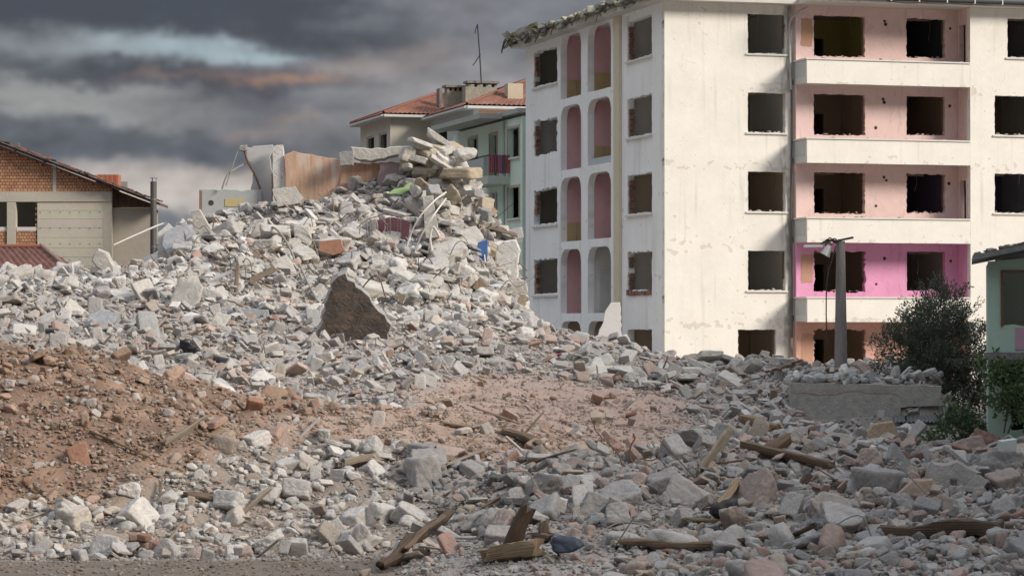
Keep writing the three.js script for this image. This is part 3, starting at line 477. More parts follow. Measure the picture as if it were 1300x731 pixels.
  for (let n = 0; n < 16; n++) { const L = n < 9 ? 16.5 + 2.2 * r() : r() * 16; const pts = [[-0.3, TOP + 0.28, -L], [-0.7 - 0.15 * r(), TOP + 0.3 + 0.1 * r(), -L + 0.1 * r()], [-0.85 - 0.2 * r(), TOP + 0.05 - 0.3 * r(), -L - 0.2 * r()]]; add('splintered_lath', tube(pts, 0.025, 4), woodMat([0.2, 0.16, 0.12]), roof); }
  for (let n = 0; n < 7; n++) { const L = 14 + 4 * r(), g = new THREE.PlaneGeometry(0.7 + 0.4 * r(), 0.6 + 0.4 * r(), 6, 6), p = g.attributes.position; for (let k = 0; k < p.count; k++) p.setZ(k, 0.16 * noise(p.getX(k) * 3 + n, p.getY(k) * 3, n)); g.rotateY(-1.4); g.rotateZ(0.4 + 0.6 * r()); g.translate(-0.62, TOP + 0.24 + 0.15 * r(), -L); g.computeVertexNormals(); add('torn_sheet', g, n % 2 ? plaster([0.55, 0.58, 0.6], { side: THREE.DoubleSide }) : plaster([0.46, 0.45, 0.32], { side: THREE.DoubleSide }), roof); }
}

// ------------------------------------------------------------------ tiled roofs and other buildings
// clay tile covering on the quad a b c d (eave a-b, ridge d-c): rolls across, steps down the slope
function tiles(a, b, c, d, tw = 0.25, th = 0.36) {
  const wE = a.distanceTo(b), wR = d.distanceTo(c), hS = a.clone().add(b).multiplyScalar(0.5).distanceTo(c.clone().add(d).multiplyScalar(0.5)), nx = Math.ceil(Math.max(wE, wR) / tw) * 5, ny = Math.ceil(hS / th) * 3;
  const n = b.clone().sub(a).cross(d.clone().sub(a)); if (n.lengthSq() < 1e-6) n.copy(b.clone().sub(a).cross(c.clone().sub(a))); n.normalize(); if (n.y < 0) n.negate();
  const pos = [], uv = [], col = [], idx = [], p = new THREE.Vector3(), q = new THREE.Vector3();
  for (let j = 0; j <= ny; j++) for (let i = 0; i <= nx; i++) {
    const u = i / nx, v = j / ny, k = (i % 5) / 5, row = Math.floor(j / 3), off = 0.045 * Math.abs(Math.sin(Math.PI * (i / 5))) + 0.04 * (1 - (j % 3) / 2.4);
    p.copy(a).lerp(b, u); q.copy(d).lerp(c, u); p.lerp(q, v).addScaledVector(n, off + 0.012 * noise(Math.floor(i / 5) * 3.7, row * 2.9, 1)); pos.push(p.x, p.y, p.z); uv.push(u * wE, v * hS);
    const t = 1 + 0.45 * noise(Math.floor(i / 5) * 5.13, row * 3.37, 4) + 0.25 * noise(p.x, p.y, p.z); col.push(t, t * (1 + 0.1 * noise(i * 0.3, row, 2)), t);
  }
  for (let j = 0; j < ny; j++) for (let i = 0; i < nx; i++) { const A = j * (nx + 1) + i, B2 = A + 1, C = A + nx + 1, D2 = C + 1; idx.push(A, B2, C, B2, D2, C); }
  const g = new THREE.BufferGeometry(); g.setAttribute('position', new THREE.Float32BufferAttribute(pos, 3)); g.setAttribute('uv', new THREE.Float32BufferAttribute(uv, 2)); g.setAttribute('color', new THREE.Float32BufferAttribute(col, 3)); g.setIndex(idx); g.computeVertexNormals(); return g;
}
const tileMat = (c) => std(c, { vertexColors: true, side: THREE.DoubleSide, map: mottle, roughness: 0.9 });
const V3 = (x, y, z) => new THREE.Vector3(x, y, z);
function tiledSlope(parent, a, b, c, d, m) { const g = mesh('roof_tiles', tiles(a, b, c, d), m, parent); g.userData.kind = 'stuff'; return g; }
function bricks(x0, x1, y0, y1, z, top, m, parent, bw = 0.2, bh = 0.135) {     // a brick infill as separate small bricks with recessed joints
  const list = [], r = rng(Math.round(x0 * 91 + y0 * 17 + 3));
  for (let y = y0, n = 0; y < y1 - 0.03; y += bh, n++) for (let x = x0 - (n % 2 ? bw / 2 : 0); x < x1; x += bw) { const xa = Math.max(x, x0), xb = Math.min(x + bw - 0.015, x1), yb = Math.min(y + bh - 0.015, y1); if (xb - xa < 0.03 || Math.max(top ? top(xa) : 99, 0) < yb || (top && top(xb) < yb)) continue; list.push([xa, xb, y, yb, 0.012 * r(), r()]); }
  const im = new THREE.InstancedMesh(new THREE.BoxGeometry(1, 1, 1), m, list.length), X = new THREE.Matrix4(), q = new THREE.Quaternion(), C = new THREE.Color(); im.name = 'brick'; im.userData.kind = 'stuff'; im.castShadow = im.receiveShadow = true;
  list.forEach(([xa, xb, ya, yb, pr, t], i) => { X.compose(V3((xa + xb) / 2, (ya + yb) / 2, z + pr), q, V3(xb - xa, yb - ya, 0.09)); im.setMatrixAt(i, X); const k = 0.84 + 0.3 * t; im.setColorAt(i, C.setRGB(k, k * (0.9 + 0.2 * t), k * 0.95)); });
  parent.add(im); return im;
}
const place = (g, px, d, turn = TURN) => { const p = at(px, HORIZON, d); g.position.set(p.x, 0, p.z); g.rotation.y = turn; return g; };
// the mint green house seen past the apartment block
{
  const H = thing('green_house', 'pale mint green house with railed balcony behind the collapsed heap', 'building'); H.position.copy(CORNER); H.rotation.y = TURN; H.translateZ(-18.6);
  const add = (n, g, m, p = H) => mesh(n, g, m, p), mint = plaster([0.68, 0.83, 0.75]), white = plaster([0.7, 0.7, 0.68]), dk = std([0.07, 0.075, 0.075]);
  const win = [[0.45, 2.25, 11.42, 12.72], [4.0, 5.2, 10.7, 12.64], [7.3, 8.8, 10.7, 12.7], [0.45, 2.25, 8.72, 10.08], [3.95, 5.2, 8.85, 10.05], [0.5, 2.2, 5.7, 7.1], [4, 5.2, 5.7, 7.1]];
  const w = wall(0, 11.6, -1, 13.15, 0.25, win.map(([x0, x1, y0, y1]) => ({ x0, x1, y0, y1, jit: 0.008 })), 4); w.translate(0, 0, 0.25); w.rotateY(Math.PI / 2); add('flank_wall', w, mint);
  add('end_wall', bx(0.252, 9, -1, 13.15, -11.6, -11.4), mint); add('near_wall', bx(0.252, 9, -1, 13.15, -0.2, 0), mint); add('back_wall', bx(8.8, 9, -1, 13.15, -11.39, -0.21), mint);
  for (const y of [4.6, 7.6, 10.5, 13.16]) add('floor_slab', bx(0.255, 8.79, y, y + 0.12, -11.38, -0.22), M.slab);
  win.forEach(([x0, x1, y0, y1], i) => {
    const f = new THREE.Group(); f.name = 'window'; H.add(f);
    if (i === 4) { for (const [a, b, c, e] of [[x0, x1, y0, y0 + 0.07], [x0, x1, y1 - 0.07, y1], [x0, x0 + 0.07, y0 + 0.07, y1 - 0.07], [x1 - 0.07, x1, y0 + 0.07, y1 - 0.07], [(x0 + x1) / 2 - 0.04, (x0 + x1) / 2 + 0.04, y0 + 0.07, y1 - 0.07]]) add('frame', bx(0.08, 0.14, c + 0.012, e - 0.012, -b + 0.012, -a - 0.012), white, f); add('pane', bx(0.1, 0.106, y0 + 0.06, y1 - 0.06, -x1 + 0.06, -x0 - 0.06), new THREE.MeshPhysicalMaterial({ color: 0xffffff, transmission: 1, roughness: 0.05, thickness: 0 }), f); }
    else { for (const [a, b, c, e] of [[x0 - 0.1, x1 + 0.1, y1, y1 + 0.1], [x0 - 0.1, x0, y0, y1 - 0.001], [x1, x1 + 0.1, y0, y1 - 0.001]]) add('frame', bx(-0.04, -0.002, c, e, -b, -a), plaster([0.52, 0.44, 0.37]), f); }
    add('sill', bx(-0.1, -0.003, y0 - 0.09, y0 - 0.01, -x1 - 0.1, -x0 + 0.1), white, f);
  });
  add('roof', bx(-0.25, 9.2, 13.3, 13.5, -11.9, 0.1), plaster([0.42, 0.44, 0.42])); add('canopy', bx(-1.3, -0.252, 13.2, 13.42, -10.9, -2.3), plaster([0.4, 0.42, 0.4]));
  add('drainpipe', tube([[-0.06, 13.1, -2.75], [-0.06, 9, -2.75], [-0.06, 4, -2.75]], 0.05, 6), plaster([0.45, 0.58, 0.52]));
  const bal = new THREE.Group(); bal.name = 'balcony'; H.add(bal);
  add('balcony_slab', bx(-1.05, -0.003, 10.25, 10.62, -5.6, -1.9), plaster([0.5, 0.55, 0.5]), bal);
  add('top_rail', merge([bx(-1.03, -0.99, 11.5, 11.55, -5.55, -1.95), bx(-0.988, -0.01, 11.5, 11.55, -1.99, -1.95)]), M.dark, bal);
  for (let k = 0; k < 19; k++) add('baluster', bx(-1.02, -1.0, 10.622, 11.498, -5.5 + k * 0.195, -5.48 + k * 0.195), M.dark, bal);
  for (let k = 0; k < 6; k++) add('baluster', bx(-0.85 + k * 0.16, -0.83 + k * 0.16, 10.622, 11.498, -1.98, -1.96), M.dark, bal);
  add('screen_panel', bx(-1.06, -1.035, 10.64, 11.45, -5.55, -2.6), plaster([0.42, 0.45, 0.46]), bal);
  // washing hung over the near railing
  [[0.36, 0.1, 0.13], [0.22, 0.08, 0.12], [0.3, 0.14, 0.2], [0.16, 0.1, 0.14], [0.34, 0.12, 0.1]].forEach((c, k) => {
    const g = new THREE.PlaneGeometry(0.19, 0.82, 8, 6), p = g.attributes.position; for (let i = 0; i < p.count; i++) p.setZ(i, 0.03 * Math.sin(p.getX(i) * 60 + k) + 0.02 * noise(p.getX(i) * 9, p.getY(i) * 5, k)); g.computeVertexNormals();
    const o = mesh('hung_cloth', g, std(c, { side: THREE.DoubleSide, roughness: 1 })); tag(o, 'dark red cloth hung over the balcony railing of the mint house', 'cloth', 'washing on the balcony railing');
    const p0 = H.localToWorld(V3(-0.87 + k * 0.19, 11.14, -1.9)); H.updateMatrixWorld(); o.position.copy(H.localToWorld(V3(-0.87 + k * 0.19, 11.14, -1.9))); o.rotation.y = TURN;
  });
}
// hipped houses behind
function hipHouse(name, label, px, d, w, l, eave, rise, wallM, wins, tileC) {
  const H = place(thing(name, label, 'house'), px, d), o = 0.45, add = (n, g, m, p = H) => mesh(n, g, m, p);
  const side = wall(0, l, -1, eave, 0.25, wins.map(([x0, x1, y0, y1]) => ({ x0, x1, y0, y1, jit: 0.01 })), 8); side.translate(0, 0, 0.25); side.rotateY(Math.PI / 2); add('flank_wall', side, wallM[0]);
  add('front_wall', bx(0.252, w, -1, eave, -0.25, 0), wallM[1]); add('back_wall', bx(0.252, w, -1, eave, -l, -l + 0.25), wallM[0]); add('end_wall', bx(w - 0.25, w, -1, eave, -l + 0.26, -0.26), wallM[0]); add('ceiling', bx(0.26, w - 0.26, eave - 3.3, eave - 3.1, -l + 0.26, -0.26), M.slab); add('partition_wall', bx(3, 3.15, eave - 3.1, eave - 0.1, -l + 0.26, -0.26), M.grey);
  for (const [x0, x1, y0, y1] of wins) add('window_frame', merge([bx(0.05, 0.1, y0, y0 + 0.08, -x1, -x0), bx(0.05, 0.1, y1 - 0.08, y1, -x1, -x0), bx(0.05, 0.1, y0 + 0.08, y1 - 0.08, -x1, -x1 + 0.08), bx(0.05, 0.1, y0 + 0.08, y1 - 0.08, -x0 - 0.08, -x0)]), plaster([0.55, 0.54, 0.5]));
  const roof = add('roof', bx(-o, w + o, eave + 0.003, eave + 0.16, -l - o, o), plaster([0.62, 0.6, 0.56])), y = eave + 0.17, m = tileMat(tileC), hw = w / 2, hl = l / 2;
  const a = V3(-o, y, o), b = V3(w + o, y, o), c = V3(w + o, y, -l - o), e = V3(-o, y, -l - o), long = l > w, r1 = long ? V3(hw, y + rise, -hw) : V3(hl, y + rise, -hl), r2 = long ? V3(hw, y + rise, -l + hw) : V3(w - hl, y + rise, -hl);
  if (long) { tiledSlope(roof, a, b, r1, r1, m); tiledSlope(roof, e, a, r1, r2, m); tiledSlope(roof, b, c, r2, r1, m); tiledSlope(roof, c, e, r2, r2, m); }
  else { tiledSlope(roof, a, b, r2, r1, m); tiledSlope(roof, e, a, r1, r1, m); tiledSlope(roof, b, c, r2, r2, m); tiledSlope(roof, c, e, r1, r2, m); }
  for (const [p, q] of [[a, r1], [e, long ? r2 : r1], [b, long ? r1 : r2], [r1, r2]]) add('ridge_tiles', tube([p.clone().setY(p.y + 0.06), p.clone().lerp(q, 0.5).setY((p.y + q.y) / 2 + 0.07), q.clone().setY(q.y + 0.07)], 0.09, 6), std(tileC, { map: mottle }), roof);
  add('gutter', merge([bx(-o - 0.12, -o - 0.004, eave + 0.03, eave + 0.14, -l - o, o), bx(-o, w + o, eave + 0.03, eave + 0.14, o + 0.004, o + 0.12)]), plaster([0.6, 0.6, 0.58]), roof);
  return H;
}
{
  const A = hipHouse('hipped_house', 'cream house with hipped red tile roof and two dark upper windows', 495, 140, 7.4, 6.6, 14.5, 1.35, [plaster([0.55, 0.5, 0.45]), plaster([0.58, 0.55, 0.46])], [[0.75, 2.45, 12.5, 13.85], [3.5, 5.2, 12.5, 13.85]], [0.23, 0.095, 0.065]);
  const B = hipHouse('hipped_house', 'peach walled house with red tile roof carrying concrete chimneys', 601, 132.6, 8.5, 9.6, 14.35, 1.75, [plaster([0.55, 0.58, 0.6]), plaster([0.7, 0.42, 0.28])], [[4.9, 7.4, 12.3, 13.75]], [0.22, 0.1, 0.072]);
  const chim = (P, px0, px1, y0, y1, z, cap, m) => {
    P.updateMatrixWorld(); const d = -P.localToWorld(V3(0, 0, z)).z, a = P.worldToLocal(at(px0, y1, d)), b = P.worldToLocal(at(px1, y0, d)), c = new THREE.Group(); c.name = 'chimney'; P.add(c);
    mesh('shaft', bx(a.x, b.x, 13.6, b.y - (cap ? 0.3 : 0), z - 0.6, z), m, c);
    if (cap) { const n = 4; for (let k = 0; k < n; k++) mesh('leg', bx(mix(a.x, b.x - 0.12, k / (n - 1)), mix(a.x, b.x - 0.12, k / (n - 1)) + 0.12, b.y - 0.298, b.y - 0.12, z - 0.58, z - 0.02), m, c); mesh('cap', bx(a.x - 0.1, b.x + 0.1, b.y - 0.118, b.y, z - 0.7, z + 0.1), concrete([0.25, 0.24, 0.21]), c); }
  };
  const cm = concrete([0.36, 0.33, 0.27]);
  chim(B, 569, 592, 107, 127, -7.4, true, cm); chim(B, 593, 613, 109, 130, -5.2, false, cm); chim(B, 598, 637, 101, 112, -6.4, true, cm); chim(B, 559, 563, 111, 128, -9, false, concrete([0.24, 0.22, 0.2])); chim(B, 649, 670, 104, 140, -0.6, false, plaster([0.52, 0.44, 0.34]));
  const an = thing('roof_antenna', 'thin bent metal antenna mast standing on the tiled roof', 'antenna'), p0 = at(611, 103, 139), p1 = at(606, 30, 139); an.position.set(p0.x, p0.y, p0.z);
  const rel = (px, py) => at(px, py, 139).sub(p0); mesh('mast', tube([rel(611, 106), rel(609, 70), rel(606, 30)], 0.035, 5), M.dark, an); mesh('stay', tube([rel(610, 68), rel(605, 76), rel(600, 83)], 0.025, 4), M.dark, an); mesh('aerial', tube([rel(606, 31), rel(604, 36), rel(603, 42)], 0.025, 4), M.dark, an);
}
// the brick gabled building on the other side
{
  const H = place(thing('gable_building', 'unfinished building with orange brick gable and board marked concrete wall', 'building'), 141, 100, 0), add = (n, g, m, p = H) => mesh(n, g, m, p), k = 35;
  const Y = py => EYE + (HORIZON - py) / k, X = px => (px - 141) / k, roofY = x => Y(184) - (x - X(0)) * (Y(184) - Y(262)) / (X(205) - X(0));
  const cc = plaster([0.5, 0.47, 0.4]), brickM = std([0.54, 0.29, 0.18], { map: mottle }), mortar = std([0.52, 0.28, 0.18], { map: mottle });
  const x0 = -8;
  add('gable_infill', wall(0, 0, 0, 0, 0.2, [], 1, [[x0, Y(243)], [0.0, Y(243)], [0.0, roofY(0) - 0.03], [x0, roofY(x0) - 0.03]]).translate(0, 0, -0.06), mortar);
  bricks(x0, -2.16, Y(243) + 0.01, Y(150), -0.03, x => roofY(x) - 0.05, brickM, H, 0.13, 0.115); bricks(-2.0, 0, Y(243) + 0.01, Y(180), -0.03, x => roofY(x) - 0.05, brickM, H, 0.13, 0.115);
  add('concrete_post', bx(-2.15, -2.01, Y(243) + 0.002, roofY(-2.08) - 0.04, -0.1, 0.04), cc);
  add('ring_beam', bx(x0, 0, Y(256), Y(243), -0.3, 0.06), cc);
  const holes = [[-3.46, -2.76, Y(288), Y(256) - 0.012], [-5.2, -3.82, Y(292), Y(256) - 0.012]];
  add('concrete_post', bx(-3.8, -3.48, -1, Y(256) - 0.002, -0.28, 0.05), cc);
  // shuttering-board bands of the cast wall
  const r = rng(31); for (let y = 3.2, n = 0; y < Y(256) - 0.02; n++) { const h = Math.min(0.26 + 0.12 * r(), Y(256) - 0.004 - y); add('board_band', bx(-2.7, -0.32, y, y + h - 0.007, -0.25, 0.018 + 0.012 * r()), plaster([0.55, 0.52, 0.44].map(c => c * (0.97 + 0.06 * r())))); y += h; }
  add('concrete_wall', bx(-2.7, -0.32, -1, Y(256) - 0.01, -0.3, -0.252), cc); add('concrete_post', bx(-0.318, 0, -1, Y(256) - 0.003, -0.3, 0.03), plaster([0.47, 0.44, 0.37]));
  for (const [a, b] of [[-3.46, -2.72], [-5.2, -3.82]]) { bricks(a, b, Y(318), Y(293), -0.06, null, brickM, H, 0.12, 0.11); add('infill', bx(a, b, -1, Y(293) - 0.01, -0.26, -0.11), mortar); add('window_sill', bx(a, b, Y(293), Y(288), -0.24, 0.0), plaster([0.66, 0.65, 0.62])); }
  bricks(-2.78, -2.71, Y(287), Y(257), -0.06, null, brickM, H, 0.08, 0.1);
  for (let n = 0; n < 26; n++) { const g = new THREE.CircleGeometry(0.02, 6); g.translate(-2.6 + (n % 7) * 0.36 + 0.02 * r(), Y(270 + Math.floor(n / 7) * 20) + 0.03 * r(), 0.043); add('dark_tie_disc', g, M.dark); }  // tie holes as dark discs, their inner shade in the colour
  add('room_wall', bx(x0, 0, -1, 9.4, -4.2, -4), plaster([0.3, 0.29, 0.26])); add('side_wall', bx(0.002, 1.48, -1, roofY(1.48) - 0.16, -0.5, -0.3), plaster([0.42, 0.38, 0.32])); add('end_wall', bx(1.3, 1.479, -1, roofY(1.5) - 0.2, -1.6, -0.502), plaster([0.33, 0.3, 0.25])); add('back_wall', bx(x0, -0.3, -1, 8.2, -9, -8.8), cc); add('inner_wall', bx(-0.2, -0.005, -1, 9.0, -8.7, -0.51), cc); add('rear_wall', bx(0.002, 1.3, -1, 8.1, -1.7, -1.605), cc); add('ceiling', bx(x0, -0.01, Y(250), Y(246), -8.7, -0.31), M.slab);
  const stain = colorTex(128, 256, (u, v) => { const n = fbm(u * 8, v * 2, 3, 4), t = 1 + 0.8 * n; return [0.1 * t, 0.06 * t, 0.045 * t]; }); add('felt_apron', wall(0, 0, 0, 0, 0.05, [], 1, [[-0.02, roofY(1.48) - 0.155], [1.48, roofY(1.48) - 0.155], [1.48, roofY(1.48) - 0.04], [-0.02, roofY(0) - 0.04]]).translate(0, 0, -0.3), std([1, 1, 1], { map: stain }));
  // roof: thin slab following the slope, broken verge tiles
  const rs = wall(0, 0, 0, 0, 9.6, [], 1, [[x0, roofY(x0)], [0, roofY(0)], [0, roofY(0) + 0.1], [x0, roofY(x0) + 0.1]]); rs.translate(0, 0, 0.35); const rs2 = wall(0, 0, 0, 0, 2.3, [], 1, [[0.001, roofY(0.001)], [X(204), roofY(X(204))], [X(204), roofY(X(204)) + 0.1], [0.001, roofY(0.001) + 0.1]]); rs2.translate(0, 0, 0.35); const roof = add('roof', merge([rs, rs2]), std([0.13, 0.1, 0.09], { map: mottle }));
  for (let n = 0; n < 46; n++) { const x = X(-30) + n * 0.147, g = bx(-0.11, 0.11, 0, 0.035 + 0.03 * r(), -0.2, 0.2); g.rotateZ(-0.36 + (r() - 0.5) * 0.3); g.rotateY((r() - 0.5) * 0.4); g.translate(x, roofY(x) + 0.12 + 0.03 * r(), 0.2 + 0.14 * r()); add('verge_tile', g, n % 3 ? std([0.14, 0.1, 0.085]) : std([0.28, 0.11, 0.07]), roof); }
  for (const [a, b] of [[-3.9, 0.6], [-2.2, 0.5], [-1.0, 0.45]]) add('loose_lath', bx(-b / 2, b / 2, 0, 0.03, 0, 0.04).rotateZ(-0.1).translate(a, roofY(a) + 0.13, 0.45), M.dark, roof);
  const ch = new THREE.Group(); ch.name = 'chimney'; roof.add(ch); for (let n = 0; n < 9; n++) mesh('brick', bx(-0.9 + n * 0.09, -0.9 + n * 0.09 + 0.08, 8.4, Y(217), -3.05 - 0.015 * (n % 2), -2.3), n % 2 ? std([0.36, 0.11, 0.06]) : std([0.42, 0.15, 0.09]), ch); mesh('core', bx(-0.88, -0.12, 8.4, Y(217) - 0.02, -3.0, -2.33), mortar, ch);
  add('roof_vent', bx(X(14), X(20), roofY(X(17)), roofY(X(17)) + 0.3, -0.6, -0.4), concrete([0.2, 0.19, 0.18]), roof); add('roof_vent', bx(X(46), X(54), roofY(X(50)) , roofY(X(50)) + 0.2, -1.6, -1.3), std([0.3, 0.12, 0.08]), roof);
  const fl = thing('flue_pipe', 'tall dark metal flue pipe with cap beside the concrete wall', 'flue pipe'); { const p = at(194, 412, 99.2); fl.position.set(p.x, 0, p.z); }
  mesh('pipe', new THREE.CylinderGeometry(0.115, 0.115, 7.3, 16).translate(0, 5.5, 0), std([0.14, 0.13, 0.12], { metalness: 0.5, roughness: 0.6, map: mottle }), fl); for (let n = 0; n < 4; n++) mesh('joint_band', new THREE.CylinderGeometry(0.125, 0.125, 0.08, 16).translate(0, 3.4 + n * 1.7, 0), std([0.2, 0.19, 0.17], { metalness: 0.5, roughness: 0.5 }), fl);
  mesh('cap', new THREE.ConeGeometry(0.16, 0.09, 16).translate(0, 9.32, 0), M.steel, fl); for (let n = 0; n < 3; n++) mesh('cap_strut', bx(-0.01, 0.01, 9.14, 9.29, -0.01, 0.01).translate(0.09 * Math.cos(n * 2.1), 0, 0.09 * Math.sin(n * 2.1)), M.steel, fl);
  // low tiled annexe in front
  const S = place(thing('tiled_annexe', 'low annexe whose hipped red tile roof shows above the rubble', 'building'), 0, 94, 0), q = 37.2, sx = px => px / q, sy = py => EYE + (HORIZON - py) / q;
  const e0 = V3(-5, sy(358), 1.2), e1 = V3(sx(108), sy(358), 1.2), e2 = V3(sx(108), sy(358), -3.2), t0 = V3(-5, sy(314), -1), t1 = V3(sx(46), sy(314), -1), e3 = V3(-5, sy(358), -3.2), m = tileMat([0.15, 0.068, 0.055]);
  mesh('wall', bx(-4.8, sx(100), -1, sy(360), -3, 1), concrete([0.38, 0.36, 0.33]), S); const sr = mesh('roof', bx(-5, sx(108), sy(360), sy(358.2), -3.2, 1.2), M.rust, S); tiledSlope(sr, e0, e1, t1, t0, m); tiledSlope(sr, e1, e2, t1, t1, m); tiledSlope(sr, e2, e3, t0, t1, m);
  mesh('ridge_tiles', tube([t0.clone().setY(t0.y + 0.06), t1.clone().setY(t1.y + 0.06)], 0.09, 6), std([0.24, 0.09, 0.06]), sr); mesh('hip_tiles', tube([t1.clone().setY(t1.y + 0.06), e1.clone().setY(e1.y + 0.06)], 0.1, 6), concrete([0.25, 0.17, 0.14]), sr);
}
// the mint house with flat roof slab beside the tree, and the vine on it
{
  const H = place(thing('flat_roofed_house', 'small mint green house with ragged roof slab beside the dark tree', 'building'), 1255, 67, -0.16), add = (n, g, m, p = H) => mesh(n, g, m, p), k = FOCAL / 67, Y = py => EYE + (HORIZON - py) / k, X = px => (px - 1255) / k, mint = plaster([0.4, 0.55, 0.47]);
  const w = wall(0, 4.5, -0.5, Y(330), 0.22, [{ x0: X(1272), x1: X(1330), y0: Y(413), y1: Y(344), jit: 0.03 }, { x0: X(1284), x1: X(1330), y0: Y(545), y1: Y(462), jit: 0.02 }], 5, [[0, -0.5], [4.5, -0.5], [4.5, Y(310)], [0, Y(332)]]); add('front_wall', w, mint);
  add('side_wall', bx(0.0, 0.2, -0.5, Y(334), -4, -0.222), mint); add('back_wall', bx(0.202, 4.5, -0.5, Y(334), -4, -3.8), M.grey); add('far_wall', bx(4.3, 4.5, -0.5, Y(334), -3.79, -0.23), M.grey); add('floor_slab', bx(0.21, 4.29, Y(455), Y(449), -3.78, -0.225), M.slab);
  const rs = wall(0, 0, 0, 0, 5, [], 1, [[X(1236), Y(331)], [X(1400), Y(298)], [X(1400), Y(292)], [X(1236), Y(324)]]); rs.translate(0, 0, 0.6); const roof = add('roof_slab', rs, concrete([0.24, 0.24, 0.24]));
  const r = rng(9); for (let n = 0; n < 34; n++) { const x = X(1237) + r() * 1.6, g = smallStones[n % 8].clone(), s = 0.08 + 0.14 * r(); g.scale(s, s, s); g.rotateY(r() * 6); g.translate(x, Y(324) + (x - X(1236)) * 0.2 + 0.03, 0.5 - r() * 0.8); add('roof_grit', g, stoneMat[r() < 0.5 ? 'grey' : 'dark'][1], roof); }
  add('canopy', merge([bx(X(1250), 4.4, Y(456), Y(447), -0.002, 0.75)]), concrete([0.22, 0.22, 0.22])); add('pink_patch', bx(X(1289), X(1330), Y(444), Y(416), 0.003, 0.02), plaster([0.46, 0.3, 0.38]));
  add('window_frame', merge([bx(X(1271), X(1274), Y(414), Y(343), 0.002, 0.05), bx(X(1274), X(1332), Y(346), Y(343), 0.002, 0.05)]), M.rust);
}
// block beyond the frame whose shadow lies over the heap, the tree and the mint house
{
  const H = thing('street_block', 'plain rendered street block standing beside the demolition site', 'building'); H.position.set(19, 0, -80);
  const r = rng(3), wins = []; for (let f = 0; f < 3; f++) for (let n = 0; n < 14; n++) wins.push({ x0: 2 + n * 4.2, x1: 3.5 + n * 4.2, y0: 1.2 + f * 3.2, y1: 2.7 + f * 3.2, jit: 0 });
  const w = wall(0, 62, -0.5, 12.4, 0.3, wins, 2); w.rotateY(-Math.PI / 2); w.translate(0, 0, 0); mesh('front_wall', w, plaster([0.55, 0.52, 0.46]), H);
  mesh('back_wall', bx(12, 12.3, -0.5, 12.4, 0, 62), plaster([0.55, 0.52, 0.46]), H); mesh('end_wall', bx(0.302, 11.99, -0.5, 12.4, 0, 0.3), plaster([0.55, 0.52, 0.46]), H); mesh('end_wall', bx(0.302, 11.99, -0.5, 12.4, 61.7, 62), plaster([0.55, 0.52, 0.46]), H); mesh('roof', bx(-0.3, 12.6, 12.403, 12.7, -0.3, 62.3), M.slab, H);
  wins.forEach(h => mesh('pane', bx(0.1, 0.12, h.y0, h.y1, h.x0, h.x1), std([0.05, 0.06, 0.07], { roughness: 0.1 }), H));
}

// ------------------------------------------------------------------ traced pieces of the collapsed building
// outline on the photograph at distance d -> slab of real thickness standing at that distance, leaned and turned about its foot
function slabPiece(name, label, category, pts, d, t, mat, { lean = 0, yaw = 0, amp = 0.03, step = 0.22, seed = 5, group, bevel = 0.012, parent } = {}) {
  const W = pts.map(([px, py]) => at(px, py, d)), ymin = Math.min(...W.map(p => p.y)), cx = W.reduce((s, p) => s + p.x, 0) / W.length, out = jagged(W.map(p => [p.x - cx, p.y - ymin]), step, amp, rng(seed));
  const area = out.reduce((s, p, i) => { const q = out[(i + 1) % out.length]; return s + p[0] * q[1] - q[0] * p[1]; }, 0); if (area < 0) out.reverse();
  const g = new THREE.ExtrudeGeometry(pathOf(out, THREE.Shape), { depth: t, bevelEnabled: bevel > 0, bevelSize: bevel, bevelThickness: bevel, bevelSegments: 1 }); g.translate(0, 0, -t);
  const m = mesh(name, g, mat); m.position.set(cx, ymin, -d); m.rotation.set(lean, yaw, 0, 'YXZ'); tag(m, label, category, group); if (!group) mark(m, 'the ' + label.split(' ').slice(0, 5).join(' ').replace(/ (with|standing|lying|half|under|beside|on|in|at|of|and|leaning|below|before|hanging|stuck|tipped|sunk|tilted|caught|sagging|the)( .*)?$/, '')); return m;
}
